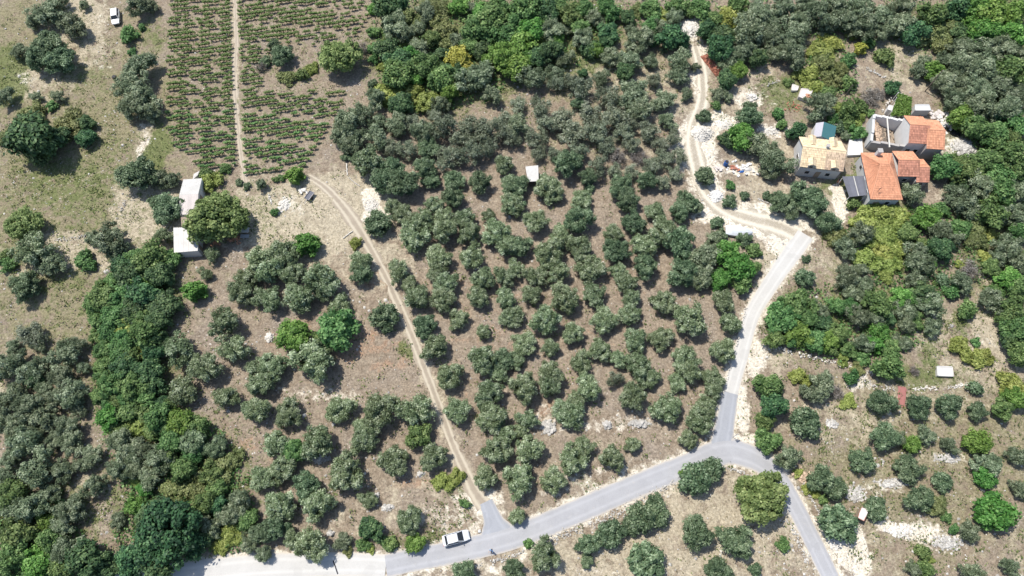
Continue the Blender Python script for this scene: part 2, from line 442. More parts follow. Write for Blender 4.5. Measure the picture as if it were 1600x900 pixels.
def road_dist(x, y):
    """signed distance to the nearest road edge"""
    d = np.full(x.shape, 99.0)
    for p in ROADPTS:
        d = np.minimum(d, np.hypot(x - p[0], y - p[1]) - p[2] / 2)
    return d

# ------------------------------------------------------------------ ground
def make_ground():
    sp = 0.55
    xs = np.arange(-150, 150.01, sp); ys = np.arange(-12, 146.01, sp)
    big_x = np.concatenate([[-900, -500, -300, -200], xs, [200, 300, 500, 900]])
    big_y = np.concatenate([[-900, -400, -150, -60], ys, [180, 260, 450, 1200]])
    X, Y = np.meshgrid(big_x, big_y)
    x, y = X.ravel(), Y.ravel()
    z = gh(x, y)
    inner = (np.abs(x) < 149) & (y > -11) & (y < 145)
    rd = np.full(x.shape, 99.0)
    for key, v in ROADS.items():
        xi, yi = x[inner], y[inner]
        dd = np.full(xi.shape, 99.0)
        for p in v[::2]:
            dd = np.minimum(dd, np.hypot(xi - p[0], yi - p[1]) - p[2] / 2)
        rd[inner] = np.minimum(rd[inner], dd)
    rv = np.full(x.shape, 99.0)
    for key in ('main', 'white', 'side', 'fork', 'stub'):
        for p in ROADS[key][::2]:
            rv = np.minimum(rv, np.hypot(x - p[0], y - p[1]) - p[2] / 2)
    rough = np.clip((rd - 0.3) / 2.0, 0, 1)
    z = z + rough * (0.16 * fbm(x, y, 0.5, 5) + 0.07 * NP.uniform(-1, 1, len(x))) * inner
    z = z - np.where(rd < 0.2, 0.05, 0.0)
    W = zone_weights(x, y)
    # verge of the roads: pale grit
    W['p'] = np.maximum(W['p'], np.clip(1 - np.abs(rv) / 1.4, 0, 1) * 0.8)
    W['s'] = np.maximum(W['s'], np.clip(1 - np.abs(rd) / 1.8, 0, 1) * 0.7)
    ny, nx = X.shape
    idx = np.arange(nx * ny).reshape(ny, nx)
    F = np.stack([idx[:-1, :-1], idx[:-1, 1:], idx[1:, 1:], idx[1:, :-1]], -1).reshape(-1, 4)
    me = mesh_np("ground", np.c_[x, y, z], F, smooth=True)
    for nm, k in (("w_straw", 's'), ("w_green", 'g'), ("w_pale", 'p'), ("w_brown", 'b'), ("w_red", 'r')):
        a = me.attributes.new(nm, 'FLOAT', 'POINT')
        a.data.foreach_set("value", W[k].astype(np.float32))
    t = NT("dry_earth")
    p = t.pos()
    n_big = t.noise(p, 0.16, 5, 0.6)
    n_mid = t.noise(p, 0.8, 8, 0.75)
    n_fine = t.noise(p, 3.0, 6, 0.8)
    n_patch = t.noise(p, 0.45, 8, 0.75, 0.4)
    soil = t.ramp(n_mid, [(0.30, (0.132, 0.098, 0.068)), (0.47, (0.222, 0.176, 0.128)), (0.70, (0.345, 0.288, 0.215))])
    soil = t.mix(t.math('MULTIPLY_ADD', n_patch, 4.0, -1.7, clamp=True), soil, t.ramp(n_fine, [(0.32, (0.17, 0.135, 0.10)), (0.5, (0.29, 0.24, 0.18)), (0.68, (0.40, 0.35, 0.27))]))
    soil = t.mix(t.math('MULTIPLY_ADD', n_big, 5.0, -2.4, clamp=True), soil, t.ramp(n_fine, [(0.32, (0.16, 0.128, 0.100)), (0.68, (0.33, 0.28, 0.222))]))
    def wmask(attr, gain=2.4, off=0.42, noise=None):
        w = t.attr(attr)
        nz = n_patch if noise is None else noise
        return t.math('MULTIPLY', t.math('MULTIPLY_ADD', t.math('ADD', w, t.math('MULTIPLY', t.math('SUBTRACT', nz, 0.5), 3.0)), gain, -off * gain, clamp=True), t.math('MULTIPLY', w, 4.0, clamp=True))
    brown = t.ramp(n_fine, [(0.25, (0.125, 0.115, 0.062)), (0.5, (0.215, 0.192, 0.115)), (0.75, (0.31, 0.275, 0.185))])
    c = t.mix(wmask("w_brown"), soil, brown)
    red = t.ramp(n_fine, [(0.3, (0.24, 0.135, 0.08)), (0.7, (0.40, 0.27, 0.18))])
    c = t.mix(t.math('MULTIPLY', wmask("w_red"), 0.75), c, red)
    straw = t.ramp(n_fine, [(0.25, (0.27, 0.225, 0.155)), (0.5, (0.38, 0.33, 0.24)), (0.75, (0.48, 0.43, 0.325))])
    c = t.mix(wmask("w_straw"), c, straw)
    grn = t.ramp(n_fine, [(0.25, (0.055, 0.075, 0.02)), (0.5, (0.115, 0.14, 0.05)), (0.8, (0.22, 0.23, 0.10))])
    c = t.mix(t.math('MULTIPLY', wmask("w_green", noise=n_mid), 0.85), c, grn)
    pale = t.ramp(n_fine, [(0.25, (0.42, 0.36, 0.27)), (0.5, (0.60, 0.545, 0.445)), (0.75, (0.74, 0.70, 0.61))])
    c = t.mix(wmask("w_pale", noise=n_mid), c, pale)
    # scattered light stones and dark crumbs
    v1 = t.voro(p, 2.0)
    st = t.math('MULTIPLY', t.math('LESS_THAN', v1.outputs["Distance"], t.math('MULTIPLY', t.math('SUBTRACT', n_big, 0.40), 0.75)), t.math('GREATER_THAN', n_fine, 0.46))
    c = t.mix(t.math('MULTIPLY', st, 0.75), c, (0.52, 0.49, 0.43))
    v2 = t.voro(p, 2.2)
    dk = t.math('LESS_THAN', v2.outputs["Distance"], t.math('MULTIPLY', t.math('SUBTRACT', n_mid, 0.42), 0.9))
    c = t.mix(t.math('MULTIPLY', dk, 0.5), c, (0.10, 0.085, 0.06))
    grain = t.ramp(t.noise(p, 2.6, 4, 0.75), [(0.38, 0.42), (0.47, 0.92), (0.54, 1.05), (0.63, 1.6)])
    c = t.mix(0.55, c, grain, 'MULTIPLY')
    t.color(c); t.rough(0.95)
    t.b.inputs["Specular IOR Level"].default_value = 0.1
    t.bump(t.math('ADD', t.math('MULTIPLY', n_fine, 0.6), n_mid), 0.8, 0.22)
    me.materials.append(t.m)
    g = link("ground", me)
    tag(g, "dry stony earth of the hillside with straw grass and weeds", kind="structure")
    return g
make_ground()

def road_mat(name, col, joint=0.0, ruts=None, wear=0.12, stone=0.0):
    t = NT(name)
    p = t.pos()
    n1 = t.noise(p, 0.35, 5, 0.6); n2 = t.noise(p, 9.0, 4, 0.7); n3 = t.noise(p, 1.6, 5, 0.65)
    c = t.mix(n1, lerp3(col, 1 - wear), lerp3(col, 1 + wear))
    c = t.mix(t.math('MULTIPLY', n3, 0.5), c, lerp3(col, 1 - wear * 1.5))
    c = t.mix(0.6, c, t.ramp(n2, [(0.2, 0.72), (0.5, 1.0), (0.8, 1.2)]), 'MULTIPLY')
    side = t.attr("tint")
    if ruts:
        # wheel ruts: where the tyres run, across the width 0..1
        a = t.math('ABSOLUTE', t.math('SUBTRACT', t.math('ABSOLUTE', t.math('SUBTRACT', side, 0.5)), 0.27))
        a = t.math('ADD', a, t.math('MULTIPLY', t.math('SUBTRACT', n3, 0.5), 0.22))
        c = t.mix(t.ramp(a, [(0.04, 1.0), (0.17, 0.0)]), c, ruts)
    else:
        e = t.math('ADD', t.math('ABSOLUTE', t.math('SUBTRACT', side, 0.5)), t.math('MULTIPLY', t.math('SUBTRACT', n3, 0.5), 0.12))
        c = t.mix(t.ramp(e, [(0.40, 0.0), (0.50, 0.55)]), c, (0.55, 0.48, 0.37))
        a = t.math('ABSOLUTE', t.math('SUBTRACT', t.math('ABSOLUTE', t.math('SUBTRACT', side, 0.5)), 0.24))
        c = t.mix(t.ramp(a, [(0.0, 0.35), (0.10, 0.0)]), c, lerp3(col, 1.25))
    if not ruts:
        c = t.mix(t.math('MULTIPLY', t.math('GREATER_THAN', t.noise(p, 0.28, 2, 0.4), 0.60), 0.35), c, lerp3(col, 0.80))
        c = t.mix(t.ramp(t.noise(p, 1.1, 6, 0.8), [(0.60, 0.0), (0.72, 0.45)]), c, (0.52, 0.46, 0.36))
    if stone:
        v = t.voro(p, 5.0)
        c = t.mix(t.math('MULTIPLY', t.math('LESS_THAN', v.outputs["Distance"], 0.30), stone), c, (0.75, 0.72, 0.66))
    t.color(c); t.rough(0.9)
    t.bump(n2, 0.3, 0.03)
    return t.m
M['asphalt'] = road_mat("worn_asphalt", (0.35, 0.35, 0.358), wear=0.2)
M['asphalt_dark'] = road_mat("grey_asphalt", (0.30, 0.31, 0.33))
M['concrete'] = road_mat("pale_concrete", (0.485, 0.472, 0.44), wear=0.16)
M['track'] = road_mat("dirt_track", (0.33, 0.28, 0.215), ruts=(0.44, 0.39, 0.30), wear=0.25)
M['gravelt'] = road_mat("gravel_track", (0.38, 0.335, 0.26), ruts=(0.56, 0.51, 0.41), wear=0.25, stone=0.3)
M['foot'] = road_mat("trodden_path", (0.36, 0.31, 0.24), ruts=(0.42, 0.36, 0.28), wear=0.2)

def ribbon(name, line, mat, lift, ragged, label):
    n = 9
    rr = np.random.default_rng(len(name) * 31)
    T = np.gradient(line[:, :2], axis=0)
    T /= np.linalg.norm(T, axis=1)[:, None]
    Nn = np.c_[-T[:, 1], T[:, 0]]
    k = len(line)
    def wob():
        w = np.cumsum(rr.normal(0, 1, k)); w = w - np.linspace(w[0], w[-1], k)
        return ragged * (0.5 * np.sin(np.arange(k) * .9 + rr.uniform(0, 6)) + 0.6 * np.sin(np.arange(k) * .37 + rr.uniform(0, 6)) + rr.normal(0, .6, k))
    hl, hr = line[:, 2] / 2 + wob(), line[:, 2] / 2 + wob()
    V, tn = [], []
    for j in range(n):
        u = j / (n - 1)
        off = -hr + (hl + hr) * u
        x = line[:, 0] + Nn[:, 0] * off; y = line[:, 1] + Nn[:, 1] * off
        z = gh(x, y) + lift - (0.05 if j in (0, n - 1) else 0.0)
        V.append(np.c_[x, y, z]); tn.append(np.clip(.5 + off / line[:, 2], 0, 1))
    V = np.stack(V, 1).reshape(-1, 3); tn = np.stack(tn, 1).ravel()
    idx = np.arange(k * n).reshape(k, n)
    F = np.stack([idx[:-1, :-1], idx[1:, :-1], idx[1:, 1:], idx[:-1, 1:]], -1).reshape(-1, 4)[:, ::-1]
    o = link(name, mesh_np(name, V, F, tint=tn, smooth=True, mat=mat))
    tag(o, label, kind="structure")
    return o
ribbon("gravel_track", ROADS['gravel'], M['gravelt'], 0.024, 0.5, "pale gravel track climbing past the houses")
ribbon("dirt_track", ROADS['track'], M['track'], 0.020, 0.26, "straw coloured dirt track through the olive grove")
ribbon("footpath", ROADS['foot'], M['foot'], 0.016, 0.2, "trodden footpath between the vine rows")
ribbon("concrete_road", ROADS['side'], M['concrete'], 0.040, 0.03, "white concrete lane climbing to the gravel yard")
ribbon("asphalt_road", ROADS['main'], M['asphalt'], 0.056, 0.05, "grey asphalt road curving along the lower edge")
ribbon("asphalt_lane", ROADS['fork'], M['asphalt_dark'], 0.048, 0.03, "grey asphalt fork joining the concrete lane")
ribbon("asphalt_stub", ROADS['stub'], M['asphalt_dark'], 0.044, 0.03, "short asphalt apron at the mouth of the dirt track")
ribbon("concrete_road", ROADS['white'], M['concrete'], 0.052, 0.05, "white concrete stretch of road at lower left")

# ------------------------------------------------------------------ buildings
def bil(A, B, C, D, u, v):
    A, B, C, D = (np.array(q, float) for q in (A, B, C, D))
    return (A * (1 - u) + B * u) * (1 - v) + (D * (1 - u) + C * u) * v

def tile_slope(mb, A, B, C, D, tw=0.30, tl=0.42, bh=0.075, rnd=R0, patch=None):
    """clay tiles from the eave A-B up to the ridge D-C"""
    A, B, C, D = (np.array(q, float) for q in (A, B, C, D))
    nrm = np.cross(B - A, D - A); nrm /= np.linalg.norm(nrm)
    if nrm[2] < 0: nrm = -nrm
    nc = max(3, int(np.linalg.norm(B - A) / tw)); nr = max(2, int(np.linalg.norm((D + C) / 2 - (A + B) / 2) / tl))
    for r in range(nr):
        rt = rnd.uniform(-.12, .12)
        for c in range(nc):
            u0, u1 = c / nc, (c + 1) / nc
            v0, v1 = max(0, (r - 0.12) / nr), (r + 1) / nr
            lift = 0.02 + rnd.uniform(0, 0.02)
            p = []
            for v, dl in ((v0, 0.05), (v1, 0.0)):
                for u, h in ((u0, 0.0), ((u0 * 3 + u1) / 4, bh * .85), ((u0 + u1 * 3) / 4, bh * .85), (u1, 0.0)):
                    p.append(bil(A, B, C, D, u, v) + nrm * (lift + dl + h))
            mb.add(p, [(0, 1, 5, 4), (1, 2, 6, 5), (2, 3, 7, 6), (3, 2, 1, 0)], min(1, max(0, rnd.gauss(0.5, 0.22) + rt)))

def corrugated(mb, A, B, C, D, n=20, h=0.05, rnd=R0):
    A, B, C, D = (np.array(q, float) for q in (A, B, C, D))
    nrm = np.cross(B - A, D - A); nrm /= np.linalg.norm(nrm)
    if nrm[2] < 0: nrm = -nrm
    for i in range(n):
        u0, u1, um = i / n, (i + 1) / n, (i + .5) / n
        t = 0.5 + (0.25 if (i // 4) % 2 else -0.25) * rnd.uniform(0.3, 1)
        p = []
        for v in (0, 1):
            for u, hh in ((u0, 0), (um, h), (u1, 0)):
                p.append(bil(A, B, C, D, u, v) + nrm * hh)
        p += [bil(A, B, C, D, u, v) - nrm * 0.03 for v in (0, 1) for u in (u0, u1)]
        mb.add(p, [(0, 1, 4, 3), (1, 2, 5, 4), (6, 8, 9, 7), (0, 6, 7, 2), (3, 5, 9, 8), (0, 3, 8, 6), (2, 7, 9, 5)], t)

def frame_px(sw, se, nw, z):
    """root place, angle, length and width of a rectangle given by three photo points on the level z"""
    a, b, c = (np.array(up(p[0], p[1], z)) for p in (sw, se, nw))
    u = b - a; L = np.linalg.norm(u); u /= L
    v = np.array([-u[1], u[0]]); Wd = float(np.dot(c - a, v))
    ctr = a + u * L / 2 + v * Wd / 2
    return ctr, math.atan2(u[1], u[0]), L, Wd

def window(parent, c, face, w, h, rz, mat_frame):
    """a frame with a recessed dark pane on a wall; face = outward normal in the parent's axes"""
    fx, fy = face
    t = MB(); e = 0.07
    tx, ty = -fy, fx
    for sx, sz, ww, hh in ((0, h / 2, w, e), (0, -h / 2, w, e), (-w / 2, 0, e, h + e), (w / 2, 0, e, h + e)):
        t.box((c[0] + tx * sx + fx * .03, c[1] + ty * sx + fy * .03, c[2] + sz), (ww, 0.10, hh), math.atan2(ty, tx))
    f = t.build("window", mat_frame, parent)
    t = MB(); t.box((c[0] + fx * .015, c[1] + fy * .015, c[2]), (w - e, 0.05, h - e), math.atan2(ty, tx))
    t.build("pane", M['glass'], f)
    return f

def gable_house(name, label, sw, se, nw, ze, zr, wall, tile, ov=0.25, cat="house", ridge_cap=True, tiles=(0.30, 0.42)):
    ctr, ang, L, Wd = frame_px(sw, se, nw, ze)
    z0 = float(gh(*ctr))
    root = empty(name, (ctr[0], ctr[1], z0), label, cat, rz=ang)
    l, w = L / 2, Wd / 2
    m = MB()
    m.prism([(-l + ov, -w + ov), (l - ov, -w + ov), (l - ov, w - ov), (-l + ov, w - ov)], -0.6, ze - 0.12)
    k = (w - ov) / w
    zg = ze - 0.1 + (zr - ze) * (1 - (1 - k)) - 0.02
    for s in (-1, 1):
        x0, x1 = s * (l - ov), s * (l - ov - 0.3)
        m.add([(x0, -w + ov, ze - .12), (x0, w - ov, ze - .12), (x0, 0, zr - .10), (x1, -w + ov, ze - .12), (x1, w - ov, ze - .12), (x1, 0, zr - .10)],
              [(0, 1, 2), (5, 4, 3), (0, 3, 4, 1), (1, 4, 5, 2), (2, 5, 3, 0)])
    m.build("wall", wall, root)
    m = MB()
    for s in (-1, 1):
        m.add([(-l, s * w, ze - .06), (l, s * w, ze - .06), (l, 0, zr - .03), (-l, 0, zr - .03), (-l, s * w, ze - .16), (l, s * w, ze - .16), (l, 0, zr - .13), (-l, 0, zr - .13)],
              [(0, 1, 2, 3), (7, 6, 5, 4), (0, 4, 5, 1), (1, 5, 6, 2), (3, 2, 6, 7), (0, 3, 7, 4)])
    roof = m.build("roof", M['wood'], root)
    for s in (-1, 1):
        m = MB()
        tile_slope(m, (-l, s * w, ze), (l, s * w, ze), (l, 0, zr), (-l, 0, zr), *tiles)
        tag(m.build("roof_tiles", tile[0] if s > 0 else tile[-1], roof), kind="stuff")
    if ridge_cap:
        m = MB(); m.tube([(-l - .03, 0, zr + .04), (l + .03, 0, zr + .04)], [.13, .13], 8)
        m.build("ridge_cap", tile[0], roof)
    return root, l, w, z0

def dormer(root, x, y, z, w, d, h, wallm, tilem, facing=-1):
    m = MB(); m.box((x, y, z), (w, d, h)); o = m.build("dormer", wallm, root)
    yf = y + facing * d / 2
    m = MB(); m.box((x, yf + facing * .02, z - .05), (w * .5, .06, h * .5)); m.build("pane", M['glass'], o)
    m = MB()
    for s in (-1, 1):
        A, B = (x + s * (w / 2 + .1), y - d / 2 - .15, z + h / 2), (x + s * (w / 2 + .1), y + d / 2 + .1, z + h / 2)
        C, D = (x, y + d / 2 + .1, z + h / 2 + .45), (x, y - d / 2 - .15, z + h / 2 + .45)
        tile_slope(m, A, B, C, D)
    for yy in (y - d / 2, y + d / 2):
        m.add([(x - w / 2, yy, z + h / 2), (x + w / 2, yy, z + h / 2), (x, yy, z + h / 2 + .43)], [(0, 1, 2)])
    m.build("dormer_roof", tilem, o)
    return o

def chimney(root, x, y, z, w, h, cap=True):
    m = MB(); m.box((x, y, z), (w, w, h)); o = m.build("chimney", M['plaster'], root)
    if cap:
        m = MB(); m.box((x, y, z + h / 2 + .05), (w * 1.35, w * 1.35, .09)); m.build("chimney_cap", M['dark_plaster'], o)
    return o

# house with the sand coloured roof
root, l, w, z0 = gable_house("stone_house", "grey plastered house with sand coloured tile roof and two dormers", (1250,260), (1318,268), (1251,214), 3.3, 5.0,
                             M['plaster'], (M['tile_sand'], M['tile_sand']))
for x in (-l * .52, l * .52):
    dormer(root, x, -w * .80, 3.75, 1.15, 1.5, .95, M['dark_plaster'], M['tile_sand'])
    dormer(root, x * .95, w * .62, 3.9, 1.2, 2.0, .9, M['plaster'], M['tile_sand'], 1)
chimney(root, l * .12, w * .12, 5.1, .5, 1.1)
for x in (-l * .5, l * .45):
    window(root, (x, -w + .25, 1.5), (0, -1), .9, 1.0, 0, M['white_paint'])
window(root, (-l + .25, 0, 1.7), (-1, 0), .9, 1.1, 0, M['white_paint'])
m = MB(); m.box((0, -w + .22, 1.0), (.95, .08, 2.0)); m.build("door", M['wood'], root)
# patched old tiles on its right half
m = MB()
tile_slope(m, (l * .12, -w - .02, 3.36), (l - .02, -w - .02, 3.36), (l - .02, -.3, 4.86), (l * .12, -.3, 4.86))
tag(m.build("roof_tiles", M['tile_old'], root), "older brownish beige tiles on the right half of the roof", kind="stuff")

# orange house: hipped main block and two wings
def hip_house():
    ze, zr = 3.2, 5.1
    ctr, ang, L, Wd = frame_px((1360,312), (1409,313), (1353,240), ze)
    z0 = float(gh(*ctr))
    root = empty("tiled_house", (ctr[0], ctr[1], z0), "orange tiled house with hipped roof and lower wings on its right", "house", rz=ang)
    l, w = L / 2, Wd / 2
    m = MB(); m.prism([(-l + .25, -w + .25), (l - .25, -w + .25), (l - .25, w - .25), (-l + .25, w - .25)], -.6, ze - .03)
    m.build("wall", M['plaster'], root)
    rl, rr_ = (-l * .25, w * .28, zr), (l * .30, w * .28, zr)
    c = [(-l, -w, ze), (l, -w, ze), (l, w, ze), (-l, w, ze)]
    m = MB()
    low = lambda p, d: (p[0], p[1], p[2] - d)
    pts = [low(q, .05) for q in c + [rl, rr_]] + [low(q, .15) for q in c]
    m.add(pts, [(0, 1, 5, 4), (1, 2, 5), (2, 3, 4, 5), (3, 0, 4), (9, 8, 7, 6), (0, 6, 7, 1), (1, 7, 8, 2), (2, 8, 9, 3), (3, 9, 6, 0)])
    roof = m.build("roof", M['tile_red'], root)
    for A, B, C, D in ((c[0], c[1], rr_, rl), (c[2], c[3], rl, rr_), (c[3], c[0], rl, rl), (c[1], c[2], rr_, rr_)):
        m = MB(); tile_slope(m, A, B, C, D); tag(m.build("roof_tiles", M['tile'], roof), kind="stuff")
    m = MB(); m.tube([rl, rr_], [.14, .14], 8)
    for a, b in ((c[0], rl), (c[3], rl), (c[1], rr_), (c[2], rr_)):
        m.tube([(a[0], a[1], a[2] + .05), (b[0], b[1], b[2] + .05)], [.12, .12], 8)
    m.build("ridge_cap", M['tile'], roof)
    chimney(roof, -l * .1, w * .85, 4.3, .7, 1.9)
    m = MB(); m.tube([(-l * .55, -w * .72, ze + .4), (-l * .55, -w * .72, ze + 1.7)], [.03, .03], 6)
    m.box((-l * .55, -w * .72, ze + 1.6), (.9, .05, .05), .5); m.box((-l * .55, -w * .72, ze + 1.3), (.6, .05, .05), .5)
    m.build("aerial", M['plastic'], roof)
    for y in (-w * .55, 0, w * .55):
        window(root, (-l + .25, y, 1.8), (-1, 0), .8, 1.1, 0, M['white_paint'])
    window(root, (l * .3, -w + .25, 1.6), (0, -1), .9, 1.1, 0, M['white_paint'])
    m = MB(); m.box((-l * .4, -w + .22, 1.0), (1.0, .08, 2.0)); m.build("door", M['wood'], root)
    # wings, built in the same axes
    def wing(sw, se, nw, ze, zr, tl):
        k, ang2, L2, W2 = frame_px(sw, se, nw, ze)
        dx, dy = k[0] - ctr[0], k[1] - ctr[1]
        cx, cy = dx * math.cos(-ang) - dy * math.sin(-ang), dx * math.sin(-ang) + dy * math.cos(-ang)
        a, b = L2 / 2, W2 / 2
        m = MB(); m.prism([(cx - a, cy - b + .25), (cx + a - .2, cy - b + .25), (cx + a - .2, cy + b - .25), (cx - a, cy + b - .25)], -.6, ze - .08)
        m.add([(cx + a - .2, cy - b + .25, ze - .08), (cx + a - .2, cy + b - .25, ze - .08), (cx + a - .2, cy, zr - .08), (cx - a, cy, zr - .08)], [(0, 1, 2)])
        wl = m.build("wall", M['dark_plaster'], root)
        m = MB()
        for s in (-1, 1):
            m.add([(cx - a, cy + s * b, ze - .05), (cx + a, cy + s * b, ze - .05), (cx + a, cy, zr - .03), (cx - a, cy, zr - .03)], [(0, 1, 2, 3)])
        rf = m.build("roof", M['tile_red'], root)
        for s in (-1, 1):
            m = MB(); tile_slope(m, (cx - a, cy + s * b, ze), (cx + a, cy + s * b, ze), (cx + a, cy, zr), (cx - a, cy, zr))
            tag(m.build("roof_tiles", tl if s < 0 else M['tile'], rf), kind="stuff")
        m = MB(); m.tube([(cx - a, cy, zr + .05), (cx + a, cy, zr + .05)], [.12, .12], 8); m.build("ridge_cap", M['tile'], rf)
        window(root, (cx, cy - b + .25, 1.5), (0, -1), .9, 1.0, 0, M['white_paint'])
    wing((1404,277), (1437,276), (1396,238), 3.0, 4.3, M['tile_red'])
    wing((1433,286), (1453,285), (1429,250), 2.5, 3.7, M['tile_red'])
    return root
hip_house()

# the ruined house: two roofed blocks and a roofless one
def ruin():
    ze = 4.3
    ctr, ang, L, Wd = frame_px((1419,224), (1450,226), (1412,182), ze)
    z0 = float(gh(*ctr))
    root = empty("ruined_house", (ctr[0], ctr[1], z0), "half ruined house with white gable, roofless room and orange tiled roof", "house", rz=ang)
    def local(px, py, z):
        x, y = up(px, py, z); dx, dy = x - ctr[0], y - ctr[1]
        return (dx * math.cos(ang) + dy * math.sin(ang), -dx * math.sin(ang) + dy * math.cos(ang))
    def block(cx, cy, a, b, ze, zr, wallm, lower):
        m = MB(); m.prism([(cx - a + .1, cy - b + .25), (cx + a - .1, cy - b + .25), (cx + a - .1, cy + b - .25), (cx - a + .1, cy + b - .25)], -.6, ze - .08)
        for s in (-1, 1):
            x0, x1 = cx + s * (a - .1), cx + s * (a - .4)
            m.add([(x0, cy - b + .25, ze - .08), (x0, cy + b - .25, ze - .08), (x0, cy, zr - .1), (x1, cy - b + .25, ze - .08), (x1, cy + b - .25, ze - .08), (x1, cy, zr - .1)],
                  [(0, 1, 2), (5, 4, 3), (1, 4, 5, 2), (2, 5, 3, 0)])
        m.build("wall", wallm, root)
        m = MB()
        for s in (-1, 1):
            m.add([(cx - a, cy + s * b, ze - .05), (cx + a, cy + s * b, ze - .05), (cx + a, cy, zr - .03), (cx - a, cy, zr - .03)], [(0, 1, 2, 3)])
        rf = m.build("roof", M['tile_red'], root)
        for s in (-1, 1):
            m = MB(); tile_slope(m, (cx - a, cy + s * b, ze), (cx + a, cy + s * b, ze), (cx + a, cy, zr), (cx - a, cy, zr))
            tag(m.build("roof_tiles", lower if s < 0 else M['tile'], rf), kind="stuff")
        m = MB(); m.tube([(cx - a, cy, zr + .05), (cx + a, cy, zr + .05)], [.12, .12], 8); m.build("ridge_cap", M['tile'], rf)
    a, b = L / 2, Wd / 2
    block(0, 0, a, b, ze, ze + 1.5, M['white_paint'], M['tile_red'])
    q = local(1447,233,4.2); r = local(1475,235,4.2); t = local(1441,188,4.2)
    block((q[0] + r[0]) / 2, (q[1] + t[1]) / 2, (r[0] - q[0]) / 2, (t[1] - q[1]) / 2, 4.2, 5.6, M['dark_plaster'], M['tile'])
    for x in (-a * .4, a * .4):
        window(root, (x, -b + .25, 1.6), (0, -1), .9, 1.2, 0, M['white_paint'])
    # roofless room: broken walls of uneven height
    NW, NE, SE, SW = local(1365,181,2.6), (-a + .1, b - .4), (-a + .1, -b + .5), local(1361,221,2.4)
    def bwall(p, q, h0, h1, th, mat, name="broken_wall", n=7):
        m = MB(); rr = random.Random(int(abs(p[0] * 100)))
        for i in range(n):
            u0, u1 = i / n, (i + 1) / n
            x0, y0, x1, y1 = p[0] + (q[0] - p[0]) * u0, p[1] + (q[1] - p[1]) * u0, p[0] + (q[0] - p[0]) * u1, p[1] + (q[1] - p[1]) * u1
            hh = h0 + (h1 - h0) * (u0 + u1) / 2 + rr.uniform(-.2, .2)
            m.box(((x0 + x1) / 2, (y0 + y1) / 2, hh / 2 - .3), (math.hypot(x1 - x0, y1 - y0), th + rr.uniform(-.02, .02), hh + .6), math.atan2(y1 - y0, x1 - x0))
        return m.build(name, mat, root)
    bwall(NW, NE, 2.8, 3.4, .45, M['white_paint'])
    bwall(SW, NW, 2.5, 2.8, .5, M['plaster'])
    bwall(SW, SE, 2.3, 2.7, .5, M['dark_plaster'])
    m = MB(); mid = ((NW[0] + NE[0]) / 2 - .3, (NW[1] + NE[1]) / 2 - .2)
    m.tube([(mid[0], mid[1], 3.2), (mid[0] - .3, SW[1] - 1.6, 2.9)], [.14, .14], 4); m.build("beam", M['white_stone'], root)
    m = MB(); rr = random.Random(5)
    for _ in range(420):
        u = rr.random() ** 1.7; v = rr.random()
        x = NW[0] + .3 + (NE[0] - NW[0]) * .62 * u; y = SW[1] + .4 + (NW[1] - SW[1] - .8) * v * (.55 + .45 * (1 - u))
        m.rock((x, y, max(.1, 1.9 * (1 - u * 1.15))), rr.uniform(.14, .34), rr.random(), rr)
    tag(m.build("fallen_stones", M['tile_old'], root), kind="stuff")
    m = MB(); m.prism([(NW[0] + .25, SW[1] + .3), (NE[0] - .1, SE[1] + .1), (NE[0] - .1, NE[1] - .2), (NW[0] + .3, NW[1] - .25)], [-.5] * 4, [1.3, .12, .12, 1.3]); m.build("shaded_rubble_floor", M['bark'], root)  # rubble floor in dark bark tone: the room's interior shadow put into its colour
    m = MB()
    for _ in range(160):
        u, v = rr.random(), rr.random()
        m.box((NW[0] + .8 + (NE[0] - NW[0] - 1.2) * u, SW[1] + .8 + (NW[1] - SW[1] - 1.6) * v, .15 + .5 * (1 - u) + rr.uniform(0, .25)), (rr.uniform(.2, 1.0), rr.uniform(.12, .4), .14), rr.uniform(0, 3), rr.random(), .2, rr)
    tag(m.build("fallen_timber", M['wood'], root), kind="stuff")
ruin()

